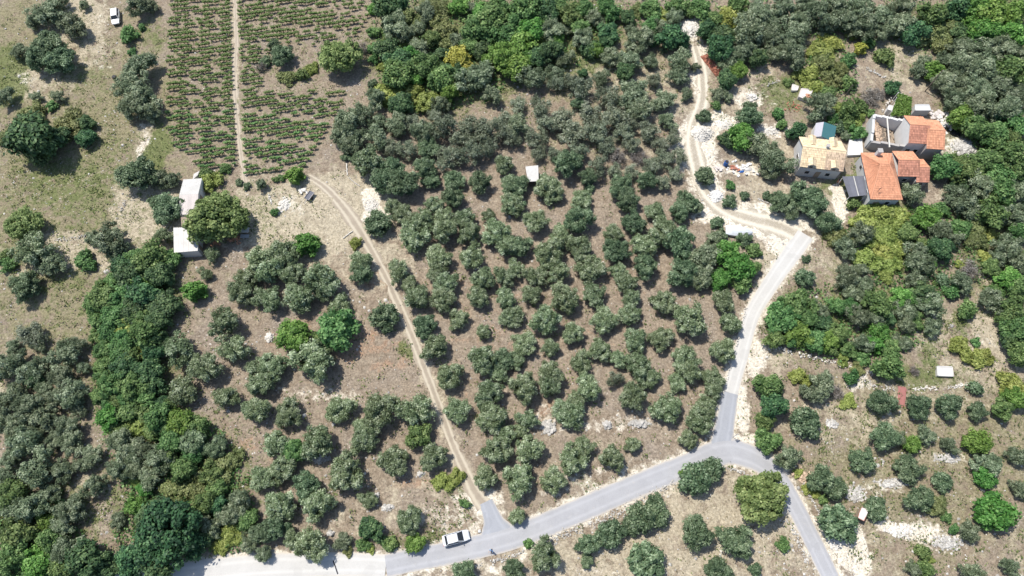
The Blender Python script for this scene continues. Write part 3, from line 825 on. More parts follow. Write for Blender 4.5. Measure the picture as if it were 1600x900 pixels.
def slab_shed(name, label, quad, z, wall, roofm, thick=0.14, ov=0.12, cat="shed", tilt=0.0, doors=(), corr=0, windows=()):
    """a flat-roofed shed whose roof corners (sw, se, ne, nw) are photo points on the level z"""
    P = [np.array(up(p[0], p[1], z)) for p in quad]
    c = sum(P) / 4; z0 = float(gh(*c))
    root = empty(name, (c[0], c[1], z0), label, cat)
    L = [p - c for p in P]
    I = [q * (1 - ov / np.linalg.norm(q)) for q in L]
    m = MB(); m.prism([tuple(q) for q in I], [-.5] * 4, [z - .02 - tilt * .5, z - .02 - tilt * .5, z - .02 + tilt * .5 - .0, z - .02 + tilt * .5]); m.build("wall", wall, root)
    zz = [z - tilt * .5, z - tilt * .5, z + tilt * .5, z + tilt * .5]
    m = MB()
    if corr:
        corrugated(m, (*L[0], zz[0] + .05), (*L[1], zz[1] + .05), (*L[2], zz[2] + .05), (*L[3], zz[3] + .05), corr)
    else:
        m.prism([tuple(q) for q in L], [v for v in zz], [v + thick for v in zz])
    m.build("roof", roofm, root)
    if not corr:
        for q in (.2, .4, .6, .8):
            a, b = L[0] * (1 - q) + L[1] * q, L[3] * (1 - q) + L[2] * q; d = b - a
            m = MB(); m.box((*((a + b) / 2), z + thick + .012), (np.linalg.norm(d) * .99, .07, .03), math.atan2(d[1], d[0])); m.build("sheet_joint", M['rust_sheet'], root)
    for side, u, zc, w, h in windows:
        a, b = I[side], I[(side + 1) % 4]
        d = b - a; d /= np.linalg.norm(d); nrm = (d[1], -d[0])
        p = a + (b - a) * u
        window(root, (p[0], p[1], zc), nrm, w, h, 0, wall)
    for side, u, w, h in doors:
        a, b = I[side], I[(side + 1) % 4]
        d = b - a; d /= np.linalg.norm(d)
        p = a + (b - a) * u
        m = MB(); m.box((p[0] + d[1] * .03, p[1] - d[0] * .03, h / 2), (w, .07, h), math.atan2(d[1], d[0])); m.build("door", M['wood'], root)
    return root

slab_shed("white_shed", "white block shed with flat white roof beside the walnut tree", [(273,396),(310,393),(311,356),(272,357)], 2.2, M['white_paint'], M['roof_white'],
          doors=((1, .25, .8, 1.8),), windows=((1, .55, 1.2, .5, .7), (1, .8, 1.2, .5, .7)))
# corrugated gable shed above it
def gable_sheet(name, label, sw, se, nw, ze, zr, wall, m1, m2, n=18):
    ctr, ang, L, Wd = frame_px(sw, se, nw, ze)
    root = empty(name, (ctr[0], ctr[1], float(gh(*ctr))), label, "shed", rz=ang)
    l, w = L / 2, Wd / 2
    m = MB(); m.prism([(-l + .1, -w + .1), (l - .1, -w + .1), (l - .1, w - .1), (-l + .1, w - .1)], -.5, ze - .03)
    for s in (-1, 1):
        m.add([(s * (l - .1), -w + .1, ze - .03), (s * (l - .1), w - .1, ze - .03), (s * (l - .1), 0, zr - .05)], [(0, 1, 2)])
    m.build("wall", wall, root)
    for s, mt in ((1, m1), (-1, m2)):
        m = MB(); corrugated(m, (-l, s * w, ze), (l, s * w, ze), (l, 0, zr), (-l, 0, zr), n); m.build("roof_sheet", mt, root)
    return root, l, w
r_, l, w = gable_sheet("corrugated_shed", "shed with pale corrugated gable roof behind the dark olive", (279,336), (309,334), (281,281), 2.2, 2.9, M['white_paint'], M['roof_white'], M['rust_sheet'])
m = MB(); m.box((l - .06, 0, 1.0), (.06, .9, 1.9)); m.build("door", M['wood'], r_)
slab_shed("lean_to", "low lean-to with rusty brown roof between the two white sheds", [(284,354),(306,353),(306,340),(284,341)], 1.9, M['white_paint'], M['wood'], tilt=.3, doors=((0, .4, .8, 1.6),))
slab_shed("water_tank", "small white concrete tank above the corrugated shed", [(301,281),(309,274),(312,267),(303,272)], 0.9, M['white_paint'], M['roof_white'], cat="water tank", windows=())
# open hut in the grove
def hut():
    P = [np.array(up(p[0], p[1], 2.1)) for p in ((825,283),(842,282),(841,258),(821,260))]
    c = sum(P) / 4; z0 = float(gh(*c))
    root = empty("open_hut", (c[0], c[1], z0), "small open fronted hut with white roof among the grove olives", "hut")
    L = [p - c for p in P]; I = [q * .93 for q in L]
    for k in (1, 2, 3):
        a, b = I[k], I[(k + 1) % 4]
        d = b - a; m = MB(); m.box((*((a + b) / 2), .75), (np.linalg.norm(d) - .11, .1, 2.6), math.atan2(d[1], d[0])); m.build("wall", M['wood'], root)
    for k in (0, 1):
        m = MB(); m.box((*(I[k] * .985), .75), (.12, .12, 2.64)); m.build("post", M['wood'], root)
    m = MB(); corrugated(m, (*L[0], 2.1), (*L[1], 2.1), (*L[2], 2.25), (*L[3], 2.25), 9); m.build("roof", M['roof_white'], root)
hut()
# shed with the teal roof
def teal():
    q = [up(1271,214,2.3), up(1303,221,2.3), up(1307,197,2.3), up(1275,192,2.3)]
    c = np.mean(np.array(q), 0); z0 = float(gh(*c))
    root = empty("teal_shed", (c[0], c[1], z0), "shed with teal sheet roof on one side and grey on the other", "shed")
    L = [np.array(p) - c for p in q]
    r0, r1 = L[0] * .68 + L[1] * .32, L[3] * .68 + L[2] * .32
    m = MB(); m.prism([tuple(p * .96) for p in L], -.5, 2.25)
    m.add([(*(L[0] * .96), 2.25), (*(L[1] * .96), 2.25), (*(r0 * .96), 2.95), (*(L[3] * .96), 2.25), (*(L[2] * .96), 2.25), (*(r1 * .96), 2.95)], [(0, 1, 2), (5, 4, 3)])
    m.build("wall", M['white_paint'], root)
    m = MB(); corrugated(m, (*L[2], 2.3), (*L[1], 2.3), (*r0, 3.0), (*r1, 3.0), 14); m.build("roof_sheet", M['teal'], root)
    m = MB(); corrugated(m, (*L[0], 2.3), (*L[3], 2.3), (*r1, 3.0), (*r0, 3.0), 14); m.build("roof_sheet", M['grey_sheet'], root)
    d = L[1] - L[0]; p = (L[0] + L[1]) / 2 * .97
    m = MB(); m.box((p[0], p[1], 1.0), (.9, .1, 1.9), math.atan2(d[1], d[0])); m.build("door", M['wood'], root)
teal()

def canopy(name, label, quad, z, sheet, n=16, posts=True, tilt=.0):
    P = [np.array(up(p[0], p[1], z)) for p in quad]
    c = sum(P) / 4; root = empty(name, (c[0], c[1], float(gh(*c))), label, "canopy")
    L = [p - c for p in P]
    m = MB(); corrugated(m, (*L[0], z - tilt), (*L[1], z - tilt), (*L[2], z + tilt), (*L[3], z + tilt), n); m.build("roof_sheet", sheet, root)
    for q in L:
        m = MB(); m.box((q[0] * .93, q[1] * .93, (z - tilt - .05) / 2 - .2), (.12, .12, z - tilt + .35)); m.build("post", M['white_paint'], root)
    for a, b in ((0, 1), (3, 2)):
        p, q = L[a] * .93, L[b] * .93; zz = z - .12 + (-tilt if a == 0 else tilt)
        m = MB(); m.box((*((p + q) / 2), zz), (np.linalg.norm(q - p), .1, .14), math.atan2(*(q - p)[::-1])); m.build("beam", M['wood'], root)
    return root, L
root, L = canopy("patio_canopy", "dark grey corrugated patio roof between the two houses", [(1327,308),(1355,305),(1350,275),(1316,276)], 2.4, M['dark_sheet'], 18)
m = MB()
a, b = (L[0] + L[1]) / 2, (L[3] + L[2]) / 2
m.tube([(a[0], a[1], 2.5), (b[0], b[1], 2.5)], [.09, .09], 4); m.build("light_strip", M['roof_white'], root)

def slab(name, label, quad, z, h, mat, cat):
    P = [np.array(up(p[0], p[1], z + h)) for p in quad]
    c = sum(P) / len(P); z0 = float(gh(*c)); m = MB()
    m.prism([tuple(p - c) for p in P], -.4, z + h)
    # broken edge course so that it is not one plain block
    for i in range(len(P)):
        a, b = P[i] - c, P[(i + 1) % len(P)] - c; d = b - a
        m.box((*((a + b) / 2 * .97), z + h + .03), (np.linalg.norm(d) * .96, .16, .08), math.atan2(d[1], d[0]))
    o = m.build(name, mat, None); o.location = (c[0], c[1], z0)
    tag(o, label, cat); return o
slab("terrace_slab", "white concrete terrace slab right of the sand roofed house", [(1324,243),(1348,242),(1346,216),(1327,217)], 0, .5, M['white_paint'], "terrace")
slab("terrace_slab", "small white concrete pad above the teal roofed shed", [(1296,194),(1314,196),(1313,184),(1297,181)], 0, .4, M['roof_white'], "terrace")
slab("cistern", "pale concrete cistern with square white lid on the dry meadow", [(1465,587),(1490,588),(1488,573),(1464,572)], 0, .55, M['roof_white'], "cistern")
slab("cistern", "grey concrete cistern with tilted dark bar near yellow shrubs", [(1248,151),(1264,157),(1270,140),(1252,138)], 0, .9, M['rust_sheet'], "cistern")
slab("concrete_block", "small pale concrete block left of the grey cistern", [(1237,141),(1246,141),(1248,135),(1238,131)], 0, .5, M['white_stone'], "block")
slab("outbuilding", "low grey flat roofed outbuilding behind the half ruined house", [(1430,172),(1455,172),(1452,163),(1430,163)], 0, 1.8, M['plaster'], "outbuilding")
slab("outbuilding", "tiny white outbuilding beside the leafy pergola", [(1387,171),(1401,175),(1402,168),(1389,164)], 0, 1.6, M['white_paint'], "outbuilding")

def wood_hut():
    P = [np.array(up(p[0], p[1], 1.5)) for p in ((1340,809),(1350,814),(1357,797),(1346,793))]
    c = sum(P) / 4; root = empty("wooden_coop", (c[0], c[1], float(gh(*c))), "little weathered wooden coop near the round olive by the bend", "coop")
    L = [p - c for p in P]
    m = MB(); m.prism([tuple(p * .9) for p in L], -.3, 1.4); m.build("wall", M['wood'], root)
    m = MB(); m.prism([tuple(p) for p in L], [1.35, 1.35, 1.6, 1.6], [1.43, 1.43, 1.68, 1.68]); m.build("roof", M['rust_sheet'], root)
    for i in range(4):
        a, b = L[i], L[(i + 1) % 4]; d = b - a
        m = MB(); m.box((*((a + b) / 2), 1.6 if i == 2 else 1.47), (np.linalg.norm(d), .08, .1), math.atan2(d[1], d[0])); m.build("batten", M['brick'], root)
    d = L[1] - L[0]; p = (L[0] + L[1]) / 2 * .92
    m = MB(); m.box((p[0], p[1], .6), (.6, .06, 1.1), math.atan2(d[1], d[0])); m.build("door", M['plastic'], root)
wood_hut()

# ------------------------------------------------------------------ dry stone walls
def stone_wall(pts, label, h=.6, wdt=.6, mat='stone', dens=9, name="dry_stone_wall"):
    line = catmull([upg(p[0], p[1]) + (0,) for p in pts], .25)
    c = line[len(line) // 2]; z0 = float(gh(c[0], c[1]))
    root = empty(name, (c[0], c[1], z0), label, "stone wall")
    rr = random.Random(int(pts[0][0] + pts[0][1])); m = MB()
    for i in range(len(line) - 1):
        p, q = line[i], line[i + 1]
        nx, ny = -(q - p)[1], (q - p)[0]; k = math.hypot(nx, ny) + 1e-6
        if math.sin(i * .13 + pts[0][0]) + .6 * math.sin(i * .41) > 1.15: continue
        for _ in range(max(1, int(dens * .25 / .5) - rr.randrange(3))):
            o = rr.gauss(0, wdt * .35); r = rr.uniform(.06, .10 + .13 * rr.random())
            x, y = p[0] + nx / k * o + rr.uniform(-.1, .1), p[1] + ny / k * o + rr.uniform(-.1, .1)
            m.rock((x - c[0], y - c[1], float(gh(x, y)) - z0 + rr.uniform(0, max(.05, h * (1 - abs(o) / wdt)))), r, rr.random(), rr)
    tag(m.build("stones", M[mat], root), kind="stuff")
stone_wall([(1200,540),(1230,549),(1275,560),(1310,570),(1365,582)], "pale dry stone wall below the green thicket on the right", mat='white_stone')
stone_wall([(1330,585),(1370,605),(1400,608)], "short tumbled stone wall left of the faded red strip", .35, .8)
stone_wall([(1425,609),(1470,606),(1500,603),(1515,600)], "low pale stone wall running right of the faded red strip", .35, .5, 'white_stone')
stone_wall([(832,856),(862,842),(912,824),(962,804),(1018,774),(1056,754)], "long dry stone wall below the asphalt road", .3, 1.3, dens=11)
stone_wall([(1128,620),(1136,590),(1146,555),(1158,510),(1166,480)], "white kerb wall along the left edge of the concrete lane", .3, .25, 'white_stone')
stone_wall([(748,884),(792,871),(820,860)], "broken stone edging beside the road near the walking person", .3, .6)
stone_wall([(1340,104),(1360,110),(1375,119),(1384,121)], "dark terrace wall across the dry plot above the houses", .5, .5)
stone_wall([(1200,134),(1208,130),(1219,127)], "short dark curved wall on the bare slope", .5, .4)
stone_wall([(85,376),(105,374),(125,371),(135,367)], "low stone bank left of the split olive on the straw slope", .4, .6)
stone_wall([(184,342),(192,325),(198,312)], "short stone bank at the meadow edge near the dark olives", .4, .6)
stone_wall([(1378,175),(1386,163),(1393,154)], "narrow pale garden wall left of the leafy pergola", .9, .35, 'white_stone')
stone_wall([(420,305),(423,313),(425,321)], "short white stone line on the straw clearing", .25, .3, 'white_stone')
stone_wall([(1362,575),(1346,592),(1346,610)], "white stone spill below the big bushy tree on the meadow", .25, .9, 'white_stone')
stone_wall([(1185,311),(1200,318),(1215,323),(1235,325)], "loose stone row across the gravel yard", .25, .4)
stone_wall([(1245,740),(1262,770),(1280,800),(1292,830)], "line of verge stones right of the bending road", .2, .4)
stone_wall([(1220,795),(1241,832),(1262,880)], "rough stones along the left edge of the bending road", .25, .5)
stone_wall([(1128,730),(1160,738),(1184,754)], "curved stone kerb inside the road bend", .25, .3)
stone_wall([(1125,862),(1128,880),(1132,895)], "white stone heap line between the two lower olives", .2, .3, 'white_stone')

# ------------------------------------------------------------------ heaps of stone, gravel and rubble
def heap(name, label, px, py, rx, ry, h, mat, n, rs=(.1, .3), cat="heap"):
    x0, y0 = upg(px, py); k = mpp(px, py); ax, ay = rx * k, ry * k * 1.25
    root = empty(name, (x0, y0, float(gh(x0, y0))), label, cat)
    rr = random.Random(px * 7 + py)
    m = MB(); ring = 14
    vs_, fs = [(0, 0, h * .9)], []
    for j, f in ((1, .45), (2, .8), (3, 1.05)):
        for i in range(ring):
            a = 6.283 * i / ring; q = f * rr.uniform(.85, 1.15)
            vs_.append((ax * q * math.cos(a), ay * q * math.sin(a), (h * (1 - f * f) if j < 3 else -.15) + rr.uniform(-.05, .05)))
    for i in range(ring):
        fs.append((0, 1 + i, 1 + (i + 1) % ring))
        for j in (0, 1):
            fs.append((1 + j * ring + i, 1 + (j + 1) * ring + i, 1 + (j + 1) * ring + (i + 1) % ring, 1 + j * ring + (i + 1) % ring))
    m.add(vs_, fs); m.build("mound", M[mat], root, True)
    m = MB()
    for _ in range(n):
        a, q = rr.uniform(0, 6.28), rr.random() ** .6 * 1.15
        m.rock((ax * q * math.cos(a), ay * q * math.sin(a), max(0, h * (1 - q * q)) + .04), rr.uniform(*rs), rr.random(), rr)
    tag(m.build("stones", M[mat], root), kind="stuff")
heap("stone_heap", "heap of white stones at the top of the gravel track", 1078, 45, 15, 12, .7, 'white_stone', 260, (.15, .4))
heap("gravel_heap", "bright white gravel heap below the round dark bush", 1096, 209, 17, 12, 1.1, 'white_stone', 220, (.08, .2))
heap("sand_heap", "flat pale sand patch right of the round dark bush", 1131, 194, 17, 8, .4, 'white_stone', 60, (.06, .14))
heap("plaster_heap", "narrow white plaster heap on the gravel yard", 1119, 306, 11, 9, .6, 'white_paint', 60, (.08, .25))
heap("rubble_heap", "white limestone spill beside the lone olive on the track", 581, 322, 10, 10, .25, 'white_stone', 200, (.08, .22))
heap("rubble_heap", "rubble mound of pale stones right of the half ruined house", 1505, 232, 17, 12, .8, 'stone', 260, (.12, .4))
heap("rubble_heap", "grey rock heap on the bare slope above the houses", 1174, 152, 8, 5, .5, 'white_stone', 60, (.12, .35))
heap("rubble_heap", "scattered white rubble left of the green fig by the houses", 1203, 205, 12, 6, .3, 'white_stone', 80, (.1, .25))
heap("rock_outcrop", "grey limestone outcrop below the grove's lower olives", 998, 662, 14, 4, .5, 'stone', 60, (.2, .5), "rock")
heap("rock_outcrop", "grey limestone slab pile between the lower grove olives", 858, 668, 10, 8, .4, 'stone', 60, (.2, .45), "rock")
heap("rock_outcrop", "single pale rock group left of the long limestone outcrop", 948, 664, 5, 4, .5, 'stone', 18, (.25, .5), "rock")
heap("stone_heap", "mauve stone heap beside the bushy green shrub in the lower grove", 500, 712, 10, 10, .6, 'stone', 130, (.1, .25))
heap("stone_heap", "white and red stone heap left of the round green bush", 421, 527, 6, 6, .4, 'white_stone', 40, (.12, .3))
heap("stone_heap", "small grey stone heap under the lower silvery olive", 606, 793, 9, 4, .3, 'stone', 60, (.1, .25))
heap("stone_heap", "stone group right of the lowest dark bush in the grove", 658, 740, 5, 3, .4, 'stone', 20, (.15, .35))
heap("stone_heap", "tiny stone heap beside the lower grove's small olive", 589, 774, 4, 3, .4, 'stone', 16, (.15, .3))
heap("stone_heap", "lone boulder pair above the roadside thicket", 517, 833, 4, 3, .45, 'stone', 10, (.2, .4))
heap("stone_heap", "pale stones on the left edge of the straw clearing", 445, 320, 9, 9, .3, 'white_stone', 60, (.1, .3))
heap("rock_outcrop", "limestone scree on the right slope above the dark oval bush", 1305, 845, 10, 10, .2, 'white_stone', 110, (.1, .3), "rock")
heap("rock_outcrop", "white bared limestone right of the wooden coop", 1405, 829, 22, 7, .15, 'white_stone', 120, (.1, .28), "rock")
heap("rock_outcrop", "grey scree patch below the bushy shrubs on the right slope", 1480, 848, 22, 8, .2, 'stone', 120, (.1, .28), "rock")
heap("rock_outcrop", "grey rocks among the shrubs on the right slope", 1395, 755, 22, 6, .2, 'stone', 100, (.1, .28), "rock")
heap("rock_outcrop", "grey rocks right of the two yellowish shrubs on the slope", 1478, 716, 20, 5, .2, 'stone', 80, (.1, .28), "rock")
heap("rock_outcrop", "grey rocks above the wooden coop on the right slope", 1335, 772, 18, 9, .2, 'stone', 110, (.1, .3), "rock")
heap("rock_outcrop", "rocks beside the round olive near the concrete lane", 1300, 662, 9, 6, .2, 'stone', 50, (.1, .3), "rock")

def brick_pile():
    x0, y0 = upg(1114,102); root = empty("brick_pile", (x0, y0, float(gh(x0, y0))), "long pile of red bricks beside the gravel track", "brick pile", rz=math.radians(-63))
    rr = random.Random(3); m = MB()
    for k in range(6):
        for i in range(22 - k * 2):
            for j in range(8 - k):
                m.box(((i - (22 - k * 2) / 2) * .27 + rr.uniform(-.06, .06), (j - (8 - k) / 2) * .26 + rr.uniform(-.06, .06), .1 + k * .2 + rr.uniform(-.04, .04)), (.25, .24, .19), rr.uniform(-.4, .4), rr.random())
    tag(m.build("bricks", M['brick'], root), kind="stuff")
brick_pile()
def scatter_boxes(name, label, cat, px, py, n, spread, size, mat, seed, h=.3):
    x0, y0 = upg(px, py); root = empty(name, (x0, y0, float(gh(x0, y0))), label, cat); rr = random.Random(seed); m = MB()
    for _ in range(n):
        m.box((rr.gauss(0, spread), rr.gauss(0, spread * .7), rr.uniform(.05, h)), (size * rr.uniform(.6, 1.4), size * rr.uniform(.6, 1.2), size * rr.uniform(.3, .6)), rr.uniform(0, 3), rr.random(), .15, rr)
    tag(m.build("pieces", mat, root), kind="stuff")
scatter_boxes("tile_stack", "stack of orange roof tiles behind the half ruined house", "tile stack", 1434, 176, 50, .45, .32, M['tile'], 2, .7)
scatter_boxes("tile_stack", "orange tiles lying on the grey cistern", "tile stack", 1259, 154, 40, .45, .3, M['tile'], 4, 1.3)
scatter_boxes("tile_row", "thin row of orange tiles in the grass below the grey cistern", "tile stack", 1240, 168, 30, .9, .25, M['brick'], 6, .15)
scatter_boxes("brick_scatter", "orange bricks under the right side of the walnut tree", "brick pile", 366, 375, 40, .7, .3, M['tile'], 8, .3)
scatter_boxes("brick_scatter", "few orange bricks under the lower side of the walnut tree", "brick pile", 337, 381, 14, .35, .3, M['tile'], 9, .3)
scatter_boxes("brush_pile", "reddish brown cut brush on the verge right of the road", "brush pile", 1255, 744, 60, .7, .4, M['tile_old'], 10, .3)
scatter_boxes("timber_heap", "heap of broken white boards right of the half ruined house", "timber heap", 1478, 192, 50, 1.3, .7, M['white_stone'], 12, .6)
scatter_boxes("timber_heap", "grey boards behind the orange roof's right end", "timber heap", 1463, 183, 30, .8, .6, M['rust_sheet'], 13, .6)
scatter_boxes("debris", "white and red debris on the gravel yard's upper edge", "debris", 1158, 263, 26, 1.1, .45, M['white_paint'], 14, .35)
scatter_boxes("debris", "small red crates at the gravel yard's upper edge", "debris", 1146, 262, 8, .4, .5, M['brick'], 15, .35)
scatter_boxes("debris", "pale broken slab left of the blue barrel", "debris", 1122, 264, 8, .35, .5, M['rust_sheet'], 16, .3)
scatter_boxes("debris", "white debris on the straw clearing beside the cart", "debris", 474, 298, 16, .4, .45, M['white_stone'], 18, .35)
scatter_boxes("debris", "dark debris right of the tiled roofs by the trees", "debris", 1492, 207, 16, .5, .6, M['plastic'], 19, .5)

def red_strip():
    line = catmull([upg(*p) + (w_,) for p, w_ in (((1409,604),1.3),((1410,615),1.5),((1409,625),1.3),((1407,636),1.5))], .4)
    o = ribbon("red_sheet", line, M['red_tarp'], .06, .08, "faded red sheet lying between two olives on the meadow"); del o["kind"]; tag(o, None, "sheet")
red_strip()

# sheets on trestles under the walnut
def board_table(label, px, py, L, W, rz, mat, h=.8):
    x0, y0 = upg(px, py); root = empty("board_stack", (x0, y0, float(gh(x0, y0))), label, "boards", rz=rz)
    for k in range(3):
        m = MB(); m.box((.05 * k, .04 * k, h + k * .07), (L, W, .06)); m.build("board", mat, root)
    for s in (-1, 1):
        m = MB(); m.box((s * L * .38, 0, h / 2 - .1), (.12, W * .9, h + .1)); m.build("trestle", M['wood'], root)
board_table("white boards on trestles at the walnut tree's right edge", 376, 363, 3.6, .9, -.02, M['roof_white'])
board_table("grey crate boards just below the white boards", 383, 371, 1.6, .6, -.02, M['metal'], .35)

# ------------------------------------------------------------------ vehicles and loose things
def rring(x, hw, z0, z1, r=.12, n=3):
    pts = []
    for cy, cz, a0 in ((hw - r, z0 + r, -90), (hw - r, z1 - r, 0), (-hw + r, z1 - r, 90), (-hw + r, z0 + r, 180)):
        for k in range(n):
            a = math.radians(a0 + 90 * k / (n - 1)); pts.append((x, cy + r * math.cos(a), cz + r * math.sin(a)))
    return pts
def loft(mb, rings):
    n = len(rings[0]); vs_ = [p for r in rings for p in r]; fs = []
    for i in range(len(rings) - 1):
        for k in range(n):
            k2 = (k + 1) % n; fs.append((i * n + k, (i + 1) * n + k, (i + 1) * n + k2, i * n + k2))
    fs.append(tuple(range(n))); fs.append(tuple((len(rings) - 1) * n + k for k in range(n - 1, -1, -1)))
    mb.add(vs_, fs)
def car(label, px, py, toward, paint, boxy=False):
    x0, y0 = upg(px, py); x1, y1 = upg(*toward)
    root = empty("parked_car", (x0, y0, float(gh(x0, y0)) + .06), label, "car", rz=math.atan2(y1 - y0, x1 - x0))
    m = MB()
    st = [(-2.12, .62, .45, .80), (-2.05, .78, .34, .95), (-1.7, .85, .28, 1.0), (-.8, .87, .25, .99), (.3, .87, .25, .97), (1.0, .86, .25, .95), (1.6, .83, .27, .86), (1.95, .74, .32, .76), (2.1, .55, .42, .66)]
    loft(m, [rring(*s) for s in st]); body = m.build("body", paint, root, False)
    rf = (-1.75, -1.25, .25, 1.15) if not boxy else (-1.95, -1.65, .35, 1.05)
    b0, t0, t1, b1 = rf
    m = MB(); m.add([(b0, -.79, .95), (b1, -.79, .93), (b1, .79, .93), (b0, .79, .95), (t0, -.60, 1.43), (t1, -.60, 1.43), (t1, .60, 1.43), (t0, .60, 1.43)],
                    [(0, 1, 5, 4), (1, 2, 6, 5), (2, 3, 7, 6), (3, 0, 4, 7), (4, 5, 6, 7)]); m.build("windows", M['glass'], root)
    m = MB()
    loft(m, [rring(t0 - .08, .58, 1.41, 1.46, .02), rring(t0 + .1, .64, 1.41, 1.50, .03), rring((t0 + t1) / 2, .65, 1.41, 1.52, .03), rring(t1 - .05, .63, 1.41, 1.49, .03), rring(t1 + .06, .58, 1.41, 1.45, .02)])
    for s in (-1, 1):
        for a, b in (((b0, s * .79, .95), (t0, s * .60, 1.44)), ((b1, s * .79, .93), (t1, s * .60, 1.44)), (((b0 + b1) / 2 - .1, s * .805, .95), ((t0 + t1) / 2 - .1, s * .615, 1.44))):
            m.tube([a, b], [.045, .045], 5)
    m.build("roof", paint, root)
    for sx in (-1.3, 1.3):
        for s in (-1, 1):
            m = MB(); m.tube([(sx, s * .68, .31), (sx, s * .88, .31)], [.31, .31], 14); wheel = m.build("wheel", M['rubber'], root)
            m = MB(); m.tube([(sx, s * .86, .31), (sx, s * .89, .31)], [.19, .19], 12); m.build("rim", M['rim'], wheel)
    for s in (-1, 1):
        m = MB(); m.box((1.98, s * .56, .66), (.22, .30, .13), s * -.35); m.build("headlight", M['lamp'], root)
        m = MB(); m.box((-2.06, s * .66, .78), (.12, .18, .24), s * .3); m.build("tail_light", M['lamp_red'], root)
        m = MB(); m.box((.72, s * .97, .98), (.12, .2, .13)); m.build("mirror", M['plastic'], root)
        m = MB(); m.box((0, s * .865, .32), (2.0, .05, .14)); m.build("sill", M['plastic'], root)
        for hx in (-.75, .2):
            m = MB(); m.box((hx, s * .88, .80), (.18, .04, .04)); m.build("door_handle", M['plastic'], root)
    m = MB(); m.box((2.06, 0, .45), (.10, .95, .14)); m.build("front_grille", M['plastic'], root)
    m = MB(); m.box((-2.10, 0, .55), (.06, .5, .12)); m.build("number_plate", M['white_paint'], root)
    return root
car("silver white hatchback parked on the asphalt road by the dirt track", 713, 841, (760,828), M['car_silver'])
car("white car parked on the dirt track at upper left", 183, 30, (184,60), M['car_white'], True)

def cart():
    x0, y0 = upg(485,308); root = empty("hand_cart", (x0, y0, float(gh(x0, y0))), "small dark flat cart on the straw clearing", "cart", rz=math.radians(62))
    m = MB()
    for i in range(5): m.box((0, -.4 + i * .2, .6), (1.9, .18, .06))
    m.build("deck", M['dark_sheet'], root)
    for s in (-1, 1):
        m = MB(); m.box((0, s * .52, .72), (1.95, .05, .22)); m.build("side_board", M['rust_sheet'], root)
        m = MB(); m.tube([(-.2, s * .56, .32), (-.2, s * .70, .32)], [.32, .32], 12); m.build("wheel", M['rubber'], root)
    m = MB(); m.tube([(-.9, 0, .55), (-1.9, 0, .3)], [.04, .04], 6); m.build("drawbar", M['metal'], root)
cart()
def barrel(name, label, px, py, r, h, mat, cat="barrel"):
    x0, y0 = upg(px, py); root = empty(name, (x0, y0, float(gh(x0, y0))), label, cat)
    m = MB(); zs = [-.05, .1, h * .33, h * .36, h * .39, h * .64, h * .67, h * .70, h - .05, h]
    rs = [r * .96, r, r, r * 1.05, r, r, r * 1.05, r, r, r * .93]
    m.tube([(0, 0, z) for z in zs], rs, 16); m.build("body", mat, root)
    m = MB(); m.tube([(0, 0, h - .01), (0, 0, h + .05)], [r * .8, r * .8], 14); m.build("lid", M['plastic'], root)
barrel("barrel", "blue plastic barrel on the upper edge of the gravel yard", 1133, 258, .42, 1.2, M['blue'])
barrel("barrel", "black barrel with pale lid on the weedy slope at upper left", 182, 125, .45, 1.1, M['plastic'])
barrel("barrel", "grey barrel below the sand roofed house", 1248, 290, .40, .9, M['metal'])
barrel("barrel", "small orange bin left of the dark patio roof", 1310, 285, .35, .8, M['tile'], "bin")
def crumpled(name, label, px, py, L, W, h, rz, mat, cat, seed):
    x0, y0 = upg(px, py); rr = random.Random(seed); z0 = float(gh(x0, y0)); nx, ny = 14, 9; vs_, fs = [], []
    for j in range(ny + 1):
        for i in range(nx + 1):
            u, v = i / nx * 2 - 1, j / ny * 2 - 1
            e = max(0, 1 - abs(u) ** 2.6) ** .5 * max(0, 1 - abs(v) ** 3) ** .5
            taper = 1 - .35 * max(0, u) ** 2
            vs_.append((u * L / 2 + rr.uniform(-.05, .05), v * W / 2 * taper + rr.uniform(-.05, .05), -.05 + h * e * (1 + .12 * math.sin(6 * u) + rr.uniform(-.08, .08))))
    for j in range(ny):
        for i in range(nx):
            a = j * (nx + 1) + i; fs.append((a, a + 1, a + nx + 2, a + nx + 1))
    m = MB(); m.add(vs_, fs); o = m.build(name, mat, None, True); o.location = (x0, y0, z0); o.rotation_euler = (0, 0, rz); tag(o, label, cat); return o
